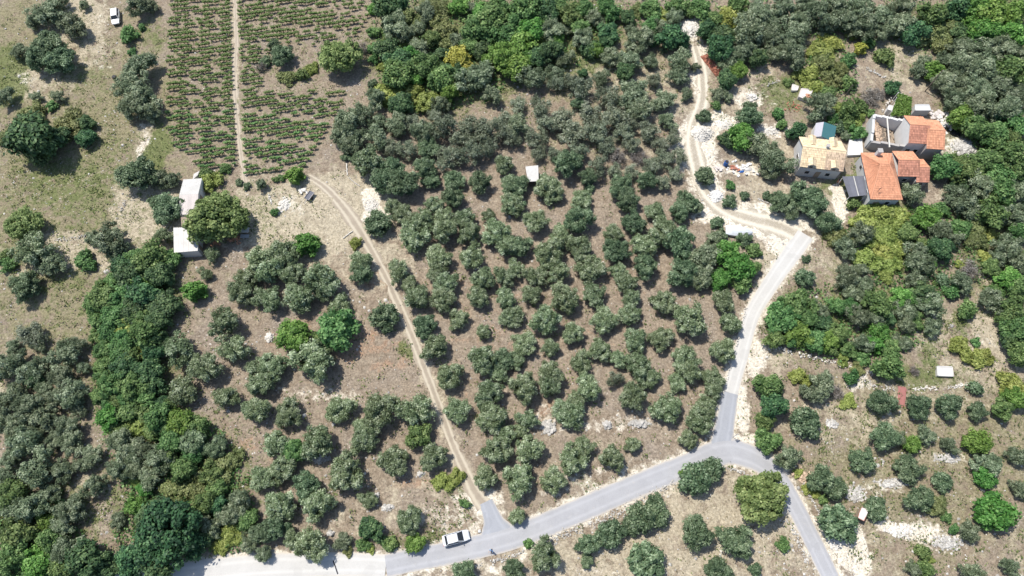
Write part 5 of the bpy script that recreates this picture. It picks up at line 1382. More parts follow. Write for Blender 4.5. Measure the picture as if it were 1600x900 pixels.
PLANTS = """
W 72 22 23;W 112 40 19;W 50 38 10;W 90 6 14;W 130 7 8;D 75 72 23;D 92 96 22;D 62 94 18;W 33 80 14;W 213 4 20;W 235 8 12;F 200 52 14;F 221 42 6;F 206 80 6;F 217 93 9
W 217 106 23;W 207 132 22;W 225 150 20;W 212 165 24;W 238 178 14;K 60 218 33;K 40 205 20;K 82 212 22;X 48 178 19;X 108 192 22;K 133 192 11;K 135 214 14;F 80 164 9;W 55 150 9;W 90 150 10;W 10 152 13;X 8 214 13;K 60 236 18
D 440 86 17;D 428 72 10;N 528 92 27;X 449 119 14;Y 488 106 11;F 472 117 9;H 414 95 9;H 502 85 6;R 565 76 12;R 408 104 9;F 583 50 10;F 586 74 10;B 582 12 9;F 584 92 8;B 461 275 15;F 430 280 5;F 440 277 6;W 409 288 9;H 385 290 6;H 372 285 6;F 352 262 8
K 603 10 20;K 622 6 16;W 664 18 15;A 718 8 14;W 738 12 11;W 615 42 20;W 628 52 16;W 655 42 12;X 690 46 20;X 640 25 18;K 606 76 18;K 624 92 20;W 655 73 15;Y 637 68 9;L 716 92 19;L 728 104 13;K 722 118 17;G 618 118 21;Y 603 102 12;G 664 104 20;K 690 88 14;G 690 128 20;Y 606 142 22;Y 640 146 21;K 624 162 16;Y 668 158 19;A 650 122 13;A 702 146 14;A 640 86 13;G 735 70 15;A 765 97 13;G 812 30 14;A 825 88 14;G 846 42 13;A 872 62 12
W 738 126 21;W 757 113 18;W 768 148 15;W 690 163 14;G 770 26 24;G 745 46 19;K 755 80 16;G 790 60 18;A 786 92 20;G 780 8 16;W 714 62 13;W 796 42 12;X 690 15 16;K 700 110 12;G 760 60 14;X 700 70 14;A 752 20 14;G 676 60 13;X 674 8 14;K 640 108 12
W 586 155 16;H 583 130 8;W 544 196 24;W 564 180 19;W 553 216 20;W 530 212 14;W 590 190 15;W 622 196 17;W 588 216 17;W 660 208 20;S 698 200 22;S 735 196 22;S 762 204 22;S 786 190 20;S 640 190 14;S 720 218 18;S 680 182 12
G 820 14 22;K 850 20 18;G 871 9 16;A 830 46 18;W 861 46 18;G 890 24 16;G 905 44 13;A 808 70 21;Y 838 64 14;K 858 82 17;A 803 102 21;K 812 116 14;G 800 38 15;G 945 10 13;W 928 30 14;G 958 22 13;K 978 26 12;X 996 15 12;G 1020 14 14;Y 1034 24 15;W 1055 26 13;G 1018 40 12;W 985 45 8;W 884 46 10;G 914 14 14;K 838 92 14;G 840 10 14
W 908 62 16;K 950 50 15;K 946 66 11;K 920 76 14;A 932 80 11;W 884 92 14;W 852 92 12;W 1000 62 20;W 985 74 12;K 1050 58 20;W 1036 46 14;K 1018 62 10;K 1066 66 12;W 955 90 16;W 984 94 17;W 1018 94 12;K 976 112 13;H 1036 78 6;W 1064 98 19;W 1060 120 15;A 1062 108 9;W 1086 106 8;W 940 124 14;K 912 114 8;W 870 114 15;W 832 122 18;S 870 132 14;S 890 128 13;S 906 140 18;S 1022 126 13
W 990 146 23;W 1002 172 19;S 950 155 19;W 1038 156 17;W 1073 146 10;S 810 164 14;S 845 170 18;D 904 162 10;S 880 184 20;S 920 180 20;S 960 186 20;S 930 206 20;S 984 192 14;S 1015 206 18;W 1042 188 14;S 974 206 18;S 894 208 21;S 860 194 18;W 808 196 18;S 836 216 17;S 800 215 14;S 1050 215 12
C 1101 181 11;F 1120 165 8;W 1120 146 11;W 1136 150 9;D 1169 186 17;D 1172 172 12;A 1158 216 20;K 1138 216 12;W 1180 222 20;W 1200 235 20;G 1097 14 16;G 1115 30 14;Y 1140 26 20;K 1104 46 14;K 1130 56 20;W 1164 48 26;K 1124 76 20;W 1190 20 20;G 1150 8 14;K 1184 92 14;W 1140 92 18;A 1152 110 14;K 1136 126 14;G 1060 10 14;W 1160 78 18;G 1076 18 10;W 1180 60 16;W 1205 36 14;K 1150 96 12
W 1220 14 20;W 1246 40 18;W 1238 62 23;W 1236 86 20;W 1202 62 16;W 1210 80 15;W 1274 26 21;W 1300 14 20;W 1320 32 21;W 1350 42 22;W 1340 14 21;W 1380 26 21;W 1402 14 19;W 1410 42 21;K 1426 52 18;W 1372 54 13;W 1290 42 12;W 1258 10 16;W 1330 52 10
Y 1284 80 18;Y 1300 64 16;Y 1270 78 11;Y 1332 54 9;L 1345 76 11;F 1357 64 11;F 1326 92 12;X 1290 106 19;Y 1264 120 17;Y 1274 132 15;X 1302 126 17;F 1325 130 12;X 1312 106 13;F 1294 146 12;F 1250 110 9;F 1383 88 14;F 1232 128 7;X 1284 94 14
G 1455 20 22;X 1452 46 24;X 1482 42 20;X 1472 66 18;K 1496 16 19;A 1522 12 20;A 1552 26 22;A 1582 20 20;A 1542 52 20;A 1582 52 20;F 1510 36 11;A 1520 38 16;K 1500 48 14;W 1440 100 13;B 1456 112 16;W 1434 112 12
W 1500 76 21;W 1530 76 21;W 1565 72 21;W 1590 86 18;W 1500 102 21;W 1538 112 23;G 1576 112 20;W 1480 96 14;W 1490 130 22;W 1525 142 23;W 1560 140 21;W 1590 150 18;W 1475 128 17;W 1492 157 19;W 1530 172 22;W 1570 172 21;A 1500 186 17;G 1525 202 19;G 1552 206 21;G 1590 196 18;G 1580 220 16;K 1555 180 14;K 1508 122 12;K 1545 92 12
R 1362 150 16;R 1376 146 11;K 1393 136 12;W 1280 164 19;W 1274 184 12;G 1326 176 14;F 1302 186 9;Y 1338 184 13;F 1345 166 12;F 1322 192 11;F 1340 206 13;H 1312 200 10;F 1218 177 9;F 1222 195 9;K 1245 206 15;Y 1312 170 10;F 1362 176 7;W 1322 212 8;F 1352 250 7
N 36 350 27;D 214 274 25;W 250 278 14;W 268 280 14;D 263 322 22;D 244 316 12;W 172 372 23;W 148 372 12;W 182 388 14;V 58 394 26;W 80 412 20;F 130 404 14;F 140 414 9;D 38 448 20;V 256 370 14;Y 328 283 16;F 320 270 9;N 338 342 40;N 365 344 22;F 12 412 12;F 8 396 8
G 240 400 23;G 215 404 17;G 266 402 15;K 190 418 17;K 206 432 22;K 246 432 20;A 226 446 14;G 180 438 12;V 332 398 13;V 322 426 10;F 162 446 12
H 541 244 8;O 575 252 21;W 548 228 14;D 617 264 19;S 612 232 16;D 666 228 18;D 600 286 19;D 634 288 22;D 672 282 13;D 664 262 17;S 704 246 20;S 740 240 20;D 708 280 16;D 752 284 16;O 788 256 15;S 760 232 16;S 640 236 16
C 588 348 19;O 616 326 14;O 632 334 17;O 676 322 15;D 706 308 17;O 694 338 17;O 694 362 20;O 726 342 16;O 730 366 17;O 648 366 22;O 662 346 17;O 686 402 18;O 682 424 14;V 736 402 19;O 776 364 22;O 792 386 17;V 763 336 11;O 797 320 17;O 798 288 14;V 624 424 16;O 640 442 13;O 563 412 18;D 566 428 16
B 478 384 19;Y 555 380 10;O 506 436 24;O 410 404 22;O 440 398 22;V 424 424 22;O 456 424 18;V 395 428 16;F 429 332 6;O 700 442 18;O 754 438 18;V 788 432 18;V 382 440 18
D 806 290 19;D 802 318 16;O 858 292 19;O 864 308 11;D 886 258 22;S 902 240 16;D 918 276 14;S 934 260 16;H 922 292 8;O 838 346 17;D 900 344 22;O 908 312 15;D 968 290 18;D 984 312 17;D 1010 284 15;S 1036 286 14;D 990 346 17;O 1022 330 15;O 960 364 15;D 1072 316 17;D 1060 334 14;W 1088 324 11;O 1036 364 24;D 1062 380 24;O 876 370 18;O 906 388 18;O 856 396 22;D 812 382 17;D 962 392 20;O 1004 386 19;D 1010 416 19;O 966 424 13;O 924 422 22;V 836 430 19;V 870 426 18;V 806 418 13;D 1066 430 22;W 1100 404 23;W 1094 432 16;O 980 442 18
C 1103 275 16;F 1142 289 8;H 1141 314 11;H 1163 306 7;H 1119 346 10;W 1114 374 14;H 1128 366 10;H 1163 374 11;A 1134 396 18;A 1150 422 20;A 1128 436 16;G 1170 416 15;F 1180 391 12;G 1162 440 16;H 1198 306 7;H 1210 310 9
R 966 244 15;R 1000 246 16;S 1016 262 14;S 1040 250 16;S 1064 246 13;S 945 230 14;S 985 228 14;S 1030 228 14;S 870 240 14;S 1052 270 12;S 840 240 13;S 985 268 12;S 960 268 12
W 1214 254 22;W 1204 270 14;D 1256 304 24;D 1226 316 19;D 1270 322 21;D 1290 346 17;W 1240 330 14;F 1332 318 10;W 1426 304 17;Y 1350 346 20;Y 1380 336 19;Y 1402 336 17;Y 1385 364 21;Y 1394 390 19;Y 1390 414 15;Y 1372 352 14
X 1310 370 20;W 1346 362 19;W 1320 386 17;G 1418 364 15;B 1450 340 19;F 1470 326 12;G 1476 264 19;G 1500 254 14;G 1512 272 19;G 1540 252 21;G 1576 242 21;G 1590 266 17;G 1560 276 19;W 1530 292 21;W 1492 302 19;G 1566 306 21;W 1590 300 17;W 1512 322 21;G 1546 336 21;W 1580 336 21;G 1592 362 16;K 1540 312 12;K 1500 284 12
W 1475 364 20;G 1500 358 15;K 1468 388 18;B 1478 380 11;X 1520 354 17;X 1526 372 17;Y 1546 366 13;W 1440 404 20;B 1455 410 9;F 1425 412 9;Y 1356 404 19;W 1342 424 13;C 1258 432 14;H 1260 405 6;W 1320 432 18;W 1346 444 15;W 1576 386 20;W 1592 410 18;W 1560 400 15;A 1576 432 18;Y 1540 402 11;R 1514 420 17;W 1500 442 15;W 1430 438 15;H 1474 438 11;G 1548 420 12;Y 1505 415 9;G 1440 380 10
D 44 454 14;S 44 524 20;W 58 536 12;W 100 552 22;W 116 540 15;W 14 574 19;W 32 566 15;W 50 582 20;K 58 592 12;W 95 592 20;W 112 616 23;W 90 622 18;W 46 640 23;W 68 652 21;W 10 634 22;W 12 664 18;W 106 666 18;W 28 676 18;W 122 642 12;W 70 566 12
G 160 466 20;G 190 462 20;K 226 456 23;K 252 480 21;G 176 490 18;K 206 484 18;G 152 500 12;G 170 520 15;Y 200 516 20;G 232 524 20;K 246 502 16;G 186 546 18;Y 212 540 16;K 240 552 15;G 160 546 13;G 165 572 15;K 196 576 18;K 232 578 20;G 180 602 18;G 210 606 20;K 240 606 16;G 200 640 18;A 170 652 18;G 226 642 17;G 246 656 20;Y 216 666 16;A 280 660 18;G 264 638 12;G 310 668 17;G 192 530 14;G 222 500 16;G 200 622 14
V 274 546 24;V 296 562 14;V 324 578 22;V 284 612 24;V 350 504 24;V 368 550 21;V 352 624 18;B 304 456 18;V 375 458 18;V 396 578 17;O 394 640 15
V 428 472 20;V 408 462 15;O 468 466 20;O 505 456 14;O 530 480 17;A 460 526 22;G 530 516 29;G 508 528 16;C 600 494 22;O 490 566 28;O 424 572 22;O 408 600 20;O 404 642 18;O 450 644 20;O 528 638 20;O 592 640 25;V 650 644 26;O 572 668 18
O 650 466 18;D 663 508 17;O 680 541 18;O 700 590 18;O 714 642 20;O 715 498 14;V 755 520 11;O 690 470 17;O 745 464 17;O 788 466 16;O 794 496 13;O 754 562 21;D 786 562 18;O 764 614 21;O 768 654 22;O 780 585 12
O 852 500 22;O 804 492 15;O 830 462 15;O 880 468 20;O 930 460 17;O 897 520 18;O 942 502 19;O 984 492 18;O 984 466 14;O 1038 472 19;O 1078 496 23;O 1034 527 18;O 992 534 18;O 938 546 18;O 968 560 13;O 906 566 16;O 861 544 14;O 818 536 18;O 860 582 20;O 858 602 16;O 820 606 22;O 805 566 13;O 918 606 20;O 888 644 22;O 900 626 14;V 823 656 16;S 960 594 13;O 998 572 19;O 1014 592 17;O 990 620 20;O 1074 560 21;O 1080 580 18;O 1058 600 14;O 1044 640 22;O 1102 634 18;O 1090 660 20;O 1114 590 16;O 1134 475 17;O 1140 506 16;O 1130 548 19;O 1114 612 13;O 1090 440 14
G 1250 474 20;G 1216 502 20;A 1250 520 19;G 1210 530 14;G 1272 530 18;K 1286 508 16;W 1282 486 13;W 1340 496 17;G 1370 472 21;W 1350 464 15;W 1330 458 14;A 1406 464 17;W 1416 484 18;K 1386 494 13;W 1416 506 13;W 1455 476 20;K 1440 460 15;W 1458 510 15;F 1488 456 11;G 1308 480 13;X 1300 505 13;G 1228 478 13
B 1376 518 17;B 1366 540 15;W 1350 536 16;F 1380 546 11;F 1350 560 11;W 1400 530 9;W 1416 536 11;G 1390 576 20;Y 1318 560 11;X 1340 576 11;Y 1250 588 15;W 1284 602 19;W 1268 616 15;F 1330 590 11;Y 1324 626 12;R 1308 612 13;R 1294 588 10;G 1200 600 20;K 1205 636 20;G 1196 658 13;K 1212 610 12
F 1511 485 15;Y 1500 540 16;Y 1525 560 18;Y 1540 555 13;F 1526 534 7;Y 1580 602 19;A 1592 624 17;G 1566 640 15;W 1550 470 18;G 1580 482 20;G 1592 450 16;G 1585 512 18;G 1590 550 19;K 1578 534 14;F 1556 452 13;G 1570 500 12;R 1429 580 9
C 1262 660 23;D 1376 628 18;D 1434 635 18;D 1482 633 18;D 1528 642 14;H 1525 606 11;D 1382 684 20;W 1445 680 14
W 40 690 24;W 62 736 26;W 94 736 18;W 110 692 20;W 146 712 17;W 146 758 18;W 10 740 18;G 20 770 20;W 22 794 21;W 50 796 23;W 76 772 16;W 110 800 21;W 98 822 18;G 30 830 23;G 75 846 18;W 102 862 20;W 120 782 12;G 10 880 19;A 58 880 21;G 95 890 17;G 26 860 19;K 134 876 25;K 164 886 18;A 72 815 14
W 190 692 20;W 204 714 21;W 186 736 18;W 246 720 21;W 238 748 16;D 302 692 22;D 338 698 17;G 268 692 17;Y 213 750 11;X 272 768 22;X 308 762 20;X 344 732 22;X 366 716 14;W 376 782 18;W 362 804 17;Q 268 826 46;Q 244 812 30;K 298 852 20;K 204 876 24;K 250 886 22;W 184 812 12;W 330 822 15;Y 358 838 18;W 388 848 14;A 212 792 13;Y 346 856 12;A 225 765 11;K 230 850 16
O 430 692 20;G 462 702 16;O 498 690 23;O 570 682 22;D 482 756 19;O 440 732 21;O 410 748 18;O 440 790 24;O 500 786 23;O 544 736 28;O 613 722 23;O 576 782 13;G 655 682 17;O 678 714 20;Y 692 752 15;Y 712 744 13;F 725 787 8;O 640 812 19;K 575 824 18;A 650 846 14;W 536 846 13;O 484 850 24;D 432 828 20;D 412 832 18;O 458 842 14;F 566 852 10;F 612 850 11;Y 580 858 7;W 412 866 13;F 600 845 8;X 545 862 8
O 760 748 17;O 774 706 21;O 790 680 16;O 826 702 21;O 810 752 23;O 866 748 18;O 894 716 20;O 914 698 18;O 956 716 18;O 987 694 13;O 808 806 14;O 1074 684 14;O 812 670 12
C 1086 748 23;C 1114 734 20;N 1190 780 38;C 1002 812 21;C 1026 806 18;C 1022 785 13;C 956 836 21;D 918 850 17;D 919 876 11;O 850 864 22;D 804 890 17;C 1010 878 28;D 1088 835 22;D 1150 844 23;D 1120 890 18;H 1180 892 10;A 1199 748 8;B 1066 740 6;C 985 820 14;F 825 848 8;D 726 893 17
G 1200 688 17;W 1230 712 18;D 1288 748 20;D 1306 764 17;Y 1268 764 12;F 1286 780 8;C 1310 818 27;C 1370 795 17;D 1348 718 18;B 1425 694 14;W 1482 696 12;D 1424 730 20;C 1475 753 14;D 1438 778 20;X 1462 788 17;F 1480 808 9;W 1514 830 17;F 1491 828 8;B 1557 799 28;B 1526 694 20;W 1545 724 18;B 1542 746 17;W 1590 714 15;W 1595 766 14;F 1225 852 10;F 1442 864 12;Y 1455 876 6;F 1446 890 14;W 1424 890 14;W 1520 896 18;W 1576 886 14;Y 1248 740 7;W 1405 684 12
G 148 478 14;G 190 505 14;K 216 520 14;G 172 545 14;G 150 525 11;G 205 560 15;G 222 590 14;G 165 592 14;G 190 588 13;K 250 530 12;G 160 618 13;G 185 624 14;G 232 624 14;K 252 630 12;G 182 672 14;G 240 676 14;G 262 668 13;G 296 676 13;G 170 632 12;K 216 470 14;G 240 465 12
G 330 742 16;G 290 735 18;G 322 786 16;K 340 792 14;G 385 815 14;G 342 762 14;W 215 735 15;W 225 700 15;G 300 715 14;G 265 712 15;K 322 840 14
Y 1365 330 15;Y 1398 352 16;Y 1370 374 16;Y 1380 395 15;Y 1404 372 13;Y 1382 430 12;G 1232 496 16;G 1262 500 15;G 1236 530 13;A 1292 532 14;G 1312 524 15;G 1325 545 13;G 1300 545 11;G 1392 542 12;G 1425 465 13;W 1365 500 13;G 1330 480 14;G 1430 500 11
W 20 540 12;W 70 610 14;W 25 610 14;W 85 690 13;W 20 715 14;W 125 730 12;W 130 575 10
"""
plants = []
for tok in PLANTS.replace("\n", ";").split(";"):
    tok = tok.split()
    if len(tok) == 4:
        plants.append((tok[0], float(tok[1]), float(tok[2]), float(tok[3])))

LAND = [("the silver white hatchback", 713, 841), ("the white car", 183, 30), ("the open fronted hut", 831, 270), ("the white block shed", 292, 377), ("the corrugated shed", 294, 308),
 ("the walking person", 767, 860), ("the sand roofed house", 1285, 245), ("the teal roofed shed", 1290, 206), ("the orange hipped house", 1384, 280), ("the half ruined house", 1440, 208),
 ("the covered boat", 1153, 361), ("the red brick pile", 1114, 102), ("the white gravel heap", 1096, 209), ("the pale concrete cistern", 1477, 580), ("the faded red sheet", 1409, 620),
 ("the wooden coop", 1348, 803), ("the road sign", 1146, 680), ("the black barrel", 182, 123), ("the dark cart", 485, 305), ("the asphalt apron", 764, 797), ("the blue barrel", 1133, 256),
 ("the tall utility pole", 1445, 143), ("the road drain", 524, 886), ("the white limestone spill", 580, 320), ("the white boards", 376, 363), ("the dark patio roof", 1335, 290),
 ("the grey cistern", 1258, 148), ("the top stone heap", 1078, 45), ("the leafy pergola", 1408, 163), ("the concrete lane's top", 1258, 366),
 ("the dirt track's upper end", 482, 276), ("the photo's lower left corner", 0, 900), ("the photo's upper right corner", 1600, 0), ("the photo's lower right corner", 1600, 900), ("the photo's exact centre", 800, 450),
 ("the left edge's midpoint", 0, 450), ("the right edge's midpoint", 1600, 450), ("the top edge's midpoint", 800, 0), ("the vineyard's lower left corner", 262, 262), ("the red earth patch", 560, 540)]
SECT = ["the right", "the upper right", "the top", "the upper left", "the left", "the lower left", "the bottom", "the lower right"]
ORDW = ["first", "second", "third", "fourth", "fifth", "sixth", "seventh", "eighth", "ninth", "tenth", "eleventh", "twelfth", "thirteenth", "fourteenth", "fifteenth", "sixteenth", "seventeenth", "eighteenth", "nineteenth", "twentieth", "twenty-first", "twenty-second", "twenty-third", "twenty-fourth"]
def plant_labels():
    """each plant is told by the nearest landmark, the side of it and how many of its kind lie between"""
    best = [None] * len(plants)
    for nm, x, y in LAND:
        fan = {}
        for i, p in enumerate(plants):
            a = math.atan2(-(p[2] - y), p[1] - x)
            fan.setdefault((KINDS[p[0]][1], int(round(a / (math.pi / 4))) % 8), []).append((math.hypot(p[1] - x, p[2] - y), i))
        for (noun, sec), ids in fan.items():
            for r, (d, i) in enumerate(sorted(ids)[:24]):
                k = r * 45 + d
                if best[i] is None or k < best[i][0]: best[i] = (k, r, sec, nm)
    return ["%s %s, %s from %s towards %s" % (KINDS[p[0]][4], KINDS[p[0]][1], ORDW[b[1]], b[3], SECT[b[2]]) for p, b in zip(plants, best)]
LABELS = plant_labels()
TREEXY = []
rt = random.Random(99)
for (code, px, py, r), label in zip(plants, LABELS):
    name, noun, fam, mk, colw, grp = KINDS[code]
    sp = SPEC[fam]
    k = mpp(px, py)
    R = r * k * (1.11 if code in 'OVD' else 1.13)
    zc = R * sp['h'] * .55
    x, y = upg(px, py, zc)
    z = float(gh(x, y))
    i = rt.randrange(sp['protos'])
    cm, tm = with_mat(fam, i, mk)
    s = R / sp['R']
    root = empty(name, (x, y, z - .03), label, noun.split()[-1] if noun.split()[-1] in ("tree", "shrub", "bush") else "olive tree", grp, rz=rt.uniform(0, 6.28))
    root.scale = (s * rt.uniform(.90, 1.10), s * rt.uniform(.90, 1.10), s * rt.uniform(.82, 1.15))
    root.rotation_euler = (rt.gauss(0, .06), rt.gauss(0, .06), rt.uniform(0, 6.28))
    link("crown", cm, root)
    link("trunk", tm, root)
    TREEXY.append((x, y, R))

# ------------------------------------------------------------------ vineyard
def vine_geo(rr, scale=1.0):
    n = 80
    a = rr.uniform(0, 6.28, n); q = rr.random(n) ** .6
    P = np.c_[np.cos(a) * q * .56, np.sin(a) * q * .24, .45 + rr.random(n) * .55] * scale
    V, F, T = leaves(P, np.tile([0, 0, 1.3], (n, 1)), .125, .10, .7, rr)
    m = MB(); m.tube([(0, 0, -.1), (.04, .02, .35), (.1, 0, .75)], [.045, .035, .02], 5)
    m.tube([(.06, .02, .45), (-.3, 0, .72)], [.025, .012], 4)
    m.tube([(.12, .03, -.1), (.12, .03, 1.1)], [.03, .028], 4)
    return V, F, T, m
VG = [vine_geo(np.random.default_rng(300 + i), 1.0) for i in range(5)]
VM = []
for V, F, T, m in VG:
    o = len(V); mv = np.array(m.v)
    me = mesh_np("grapevine", np.concatenate([V, mv]), [F] + [np.array([[o + k for k in f]]) for f in m.f], np.concatenate([T, np.full(len(mv), .5)]))
    me.materials.append(M['vine']); me.materials.append(M['bark'])
    mi = np.zeros(len(me.polygons), dtype=np.int32); mi[len(F):] = 1
    me.polygons.foreach_set("material_index", mi); VM.append(me)

def vine_rows():
    rr = random.Random(21); out = []
    # rows counted upwards from the lower edge; photo y at the footpath
    y = 272.0; row = 0
    while y > -30:
        for side in (-1, 1):
            xp = 372 + (y - 180) * .035
            slope = -.10 if side < 0 else -.135
            if side < 0: xs, xe = xp - 9, 264 if y < 215 else 275 + (y - 215) * .9
            else:
                xs = xp + 9; xe = 574 if y < 60 else (566 - (y - 60) * .06 if y < 140 else 560 - (y - 140) * .62)
            if side < 0 and y > 262: continue
            step = 0.76 / mpp(xs, max(y, 0)) ; x = xs; c = 0
            while (x > xe if side < 0 else x < xe):
                yy = y + (x - xp) * slope + rr.uniform(-.5, .5)
                c += 1
                gap = False
                if side > 0:
                    if 62 < yy < 142 and x > 412 - max(0, 75 - yy) * 1.0 and not (yy < 80 and x < 520): gap = True
                    if 60 < yy < 90 and x > 400 and rr.random() < .5: gap = True
                    if yy < 60 and x > 520 and rr.random() < .35: gap = True
                    if math.sin(x * .045 + row * 1.3) > .86: gap = True
                else:
                    if math.sin(x * .06 + row * 2.1) > .90: gap = True
                if not gap and rr.random() < .88:
                    out.append((x + rr.uniform(-1, 1), yy, row, side, c))
                x += side * step
        y -= 1.28 / (mpp(372, max(y, 0)) / math.sin(math.radians(66.5) - math.atan((450 - y) / FPX))) ; row += 1
    return out
vr = vine_rows()
vr_near = sorted(vr, key=lambda v: -v[1])
WORDN = ["first", "second", "third", "fourth", "fifth", "sixth", "seventh", "eighth", "ninth", "tenth", "eleventh", "twelfth", "thirteenth", "fourteenth", "fifteenth", "sixteenth", "seventeenth", "eighteenth", "nineteenth", "twentieth"]
def wordn(i): return WORDN[i] if i < len(WORDN) else "%dth" % (i + 1)
rr = random.Random(17); cnt = {}
for x, y, row, side, c in sorted(vr_near[:300], key=lambda v: (v[2], v[3], v[4])):
    X, Y = upg(x, y, .4)
    o = bpy.data.objects.new("grapevine", VM[rr.randrange(5)]); COL.objects.link(o)
    s = rr.uniform(.75, 1.15)
    o.location = (X, Y, float(gh(X, Y)) + .02); o.rotation_euler = (0, 0, rr.choice((0, math.pi)) + rr.uniform(-.35, .35) + .08); o.scale = (s, s, s * rr.uniform(.85, 1.1))
    k = cnt[(row, side)] = cnt.get((row, side), -1) + 1
    tag(o, "grapevine %s %s of the footpath in the %s vine row from the bottom" % (wordn(k), "left" if side < 0 else "right", wordn(row)), "grapevine", "grapevines in rows")
VV, FF, TT, MI, off = [], [], [], [], 0
rn = np.random.default_rng(9)
for x, y, row, side, c in vr_near[300:]:
    X, Y = upg(x, y, .4); V, F, T, m = VG[rr.randrange(5)]
    s = rr.uniform(.75, 1.15); a = rr.choice((0, math.pi)) + rr.uniform(-.35, .35) + .08; ca, sa = math.cos(a) * s, math.sin(a) * s
    for vv, ff, tt in ((V, F, T), (np.array(m.v), np.array([f for f in m.f if len(f) == 4]), np.full(len(m.v), .05))):
        W_ = np.c_[vv[:, 0] * ca - vv[:, 1] * sa + X, vv[:, 0] * sa + vv[:, 1] * ca + Y, vv[:, 2] * s + float(gh(X, Y)) + .02]
        VV.append(W_); FF.append(ff + off); TT.append(tt); off += len(vv)
tag(link("grapevines", mesh_np("grapevines", np.concatenate(VV), np.concatenate(FF), np.concatenate(TT), mat=M['vine'])), "far rows of small grapevines in the upper vineyard", "grapevines", kind="stuff")

# ------------------------------------------------------------------ ground cover
def in_poly(px, py, poly):
    ins = np.zeros(px.shape, bool); n = len(poly)
    for i in range(n):
        x1, y1 = poly[i]; x2, y2 = poly[(i + 1) % n]
        c = ((y1 > py) != (y2 > py)) & (px < (x2 - x1) * (py - y1) / (y2 - y1 + 1e-9) + x1)
        ins ^= c
    return ins
WOODS = [
 [(578,-20),(1105,-20),(1050,40),(985,46),(930,96),(850,128),(790,135),(770,160),(690,176),(640,178),(590,166),(588,60)],
 [(1090,-20),(1620,-20),(1620,440),(1560,430),(1500,300),(1490,250),(1520,235),(1480,160),(1470,110),(1430,70),(1340,50),(1250,60),(1170,120),(1115,110),(1105,60)],
 [(145,460),(190,400),(270,392),(272,470),(250,580),(270,640),(340,668),(390,740),(400,860),(170,850),(200,780),(165,690),(150,600)],
 [(-20,770),(90,770),(150,860),(290,880),(230,920),(-20,920)],
 [(1198,470),(1300,445),(1420,425),(1480,450),(1450,520),(1400,560),(1330,572),(1200,532)],
 [(1300,350),(1430,325),(1500,330),(1540,440),(1440,450),(1340,440)],
 [(1270,60),(1320,60),(1340,130),(1330,200),(1290,190),(1250,130)],
]
def scatter(n, seed):
    rr = np.random.default_rng(seed)
    px, py = rr.uniform(-40, 1640, n), rr.uniform(-30, 930, n)
    xc, yc = (px - 800.0) / FPX, -(py - 450.0) / FPX
    dy, dz = yc * CA + SA, yc * SA - CA
    t = H / (-dz)
    return px, py, xc * t, dy * t, rr
RGRID = {}
def clear_of_roads(x, y, d):
    keep = np.ones(len(x), bool)
    for v in ROADS.values():
        for p in v[::2]:
            keep &= (x - p[0]) ** 2 + (y - p[1]) ** 2 > (p[2] / 2 + d) ** 2
    return keep
BOXES = [(1240,195,1330,285),(1340,170,1485,320),(268,262,318,402),(815,250,848,290),(1310,270,1360,312)]
def clear_of_houses(px, py):
    k = np.ones(len(px), bool)
    for a, b, c, d in BOXES: k &= ~((px > a) & (px < c) & (py > b) & (py < d))
    return k
def cover(name, label, mat, n, seed, weight, a, b, zh, up_n, jit, per=3, spread=.2, road=.25):
    px, py, x, y, rr = scatter(n, seed)
    W = zone_weights(x, y)
    w = weight(W, px, py, fbm(x, y, .35, seed), rr)
    k = (rr.random(n) < w) & clear_of_houses(px, py) & clear_of_roads(x, y, road)
    x, y = x[k], y[k]
    X = np.repeat(x, per) + rr.normal(0, spread, len(x) * per); Y = np.repeat(y, per) + rr.normal(0, spread, len(x) * per)
    P = np.c_[X, Y, gh(X, Y) + rr.uniform(.02, zh, len(X))]
    N = np.tile([0, 0, up_n], (len(X), 1))
    T = np.clip(np.repeat(rr.normal(.45, .18, len(x)), per) + rr.normal(0, .12, len(X)), 0, 1)
    V, F, T = leaves(P, N, a, b, jit, rr, T)
    tag(link(name, mesh_np(name, V, F, T, mat=mat)), label, name.replace("_", " "), kind="stuff")
def woods(px, py):
    k = np.zeros(px.shape, bool)
    for q in WOODS: k |= in_poly(px, py, q)
    return k
cover("undergrowth", "low green undergrowth filling the thickets between the trees", M['green'], 46000, 41, lambda W, px, py, f, rr: woods(px, py) * (.8 + .2 * (f > 0)), .24, .18, .9, .8, .7, 4, .35, .6)
cover("scrub_undergrowth", "brownish scrub growing low under the thickets", M['brown'], 14000, 42, lambda W, px, py, f, rr: (woods(px, py) | (W['b'] > .75)) * (.45 * (f > .05)), .20, .12, .5, .7, .7, 3, .3, .4)
cover("weeds", "green weeds scattered over the meadows and verges", M['weed'], 60000, 43, lambda W, px, py, f, rr: np.clip(W['g'] * .55 + .012 + .10 * (f > .30), 0, 1) * (.4 + .6 * (f > -.1)), .13, .09, .25, .7, .7, 3, .16)
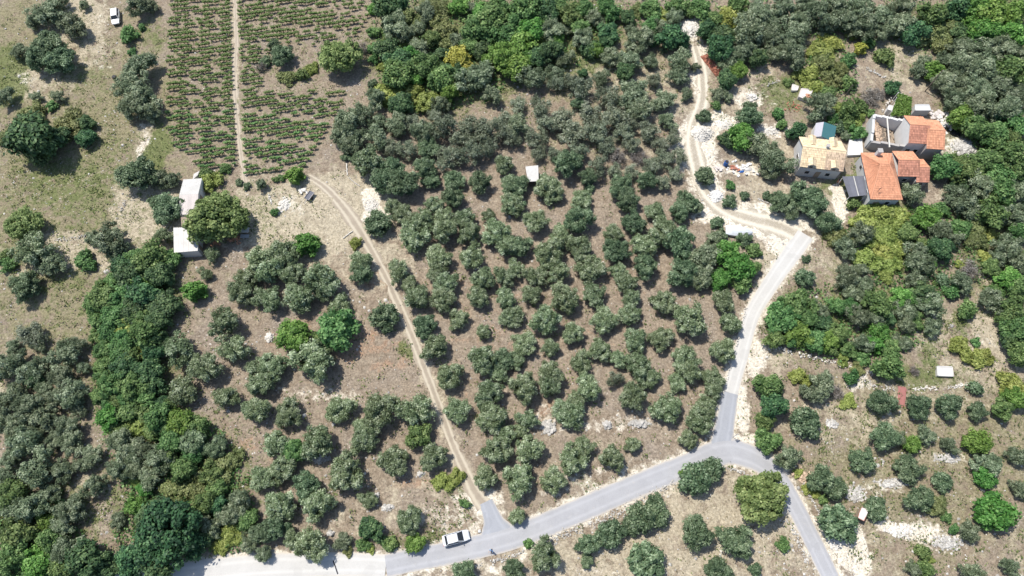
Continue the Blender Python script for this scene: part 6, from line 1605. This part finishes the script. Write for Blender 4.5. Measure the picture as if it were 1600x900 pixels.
cover("dry_grass", "dry straw coloured grass tufts over the open ground", M['straw'], 60000, 44, lambda W, px, py, f, rr: np.clip(.16 + W['s'] * .35 + W['b'] * .3 + .15 * (f > .15), 0, .8), .15, .035, .22, .25, .8, 3, .12)
cover("meadow_herbs", "clumps of leafy green herbs on the meadows", M['weed'], 26000, 47, lambda W, px, py, f, rr: np.clip(W['g'], 0, 1) * np.where(f > -.05, .85, .15), .17, .12, .5, .7, .7, 7, .38)
cover("wild_flowers", "tiny white wild flower heads in the left meadow", M['white_paint'], 16000, 48, lambda W, px, py, f, rr: ((px < 240) & (py > 130) & (py < 350)) * np.where(f > .1, .75, .15), .07, .06, .45, 1.5, .3, 2, .25)
def stones():
    px, py, x, y, rr = scatter(42000, 45)
    W = zone_weights(x, y); f = fbm(x, y, .25, 46)
    w = np.clip(.05 + .16 * (f > .22) + .12 * W['p'] + .07 * (px > 1180) * (py > 600), 0, .6)
    k = (rr.random(len(x)) < w) & clear_of_houses(px, py) & clear_of_roads(x, y, .2)
    x, y = x[k], y[k]; n = len(x)
    base = np.array([(-1, -1, -.6), (1, -1, -.6), (1, 1, -.6), (-1, 1, -.6), (-.7, -.7, .7), (.7, -.7, .7), (.7, .7, .7), (-.7, .7, .7)], float)
    s = rr.gamma(2.2, .034, n) + .035
    V = base[None] * rr.uniform(.6, 1.3, (n, 8, 3)) * s[:, None, None] * np.array([1, 1, .7])
    a = rr.uniform(0, 6.28, n); ca, sa = np.cos(a)[:, None], np.sin(a)[:, None]
    V = np.stack([V[..., 0] * ca - V[..., 1] * sa + x[:, None], V[..., 0] * sa + V[..., 1] * ca + y[:, None], V[..., 2] + gh(x, y)[:, None] + s[:, None] * .25], -1).reshape(-1, 3)
    q = np.array([(4, 5, 6, 7), (0, 1, 5, 4), (1, 2, 6, 5), (2, 3, 7, 6), (3, 0, 4, 7)])
    F = (q[None] + (np.arange(n) * 8)[:, None, None]).reshape(-1, 4)
    T = np.repeat(rr.random(n), 8)
    tag(link("loose_stones", mesh_np("loose_stones", V, F, T, mat=M['stone'])), "loose limestone stones strewn over the ground", "stones", kind="stuff")
stones()
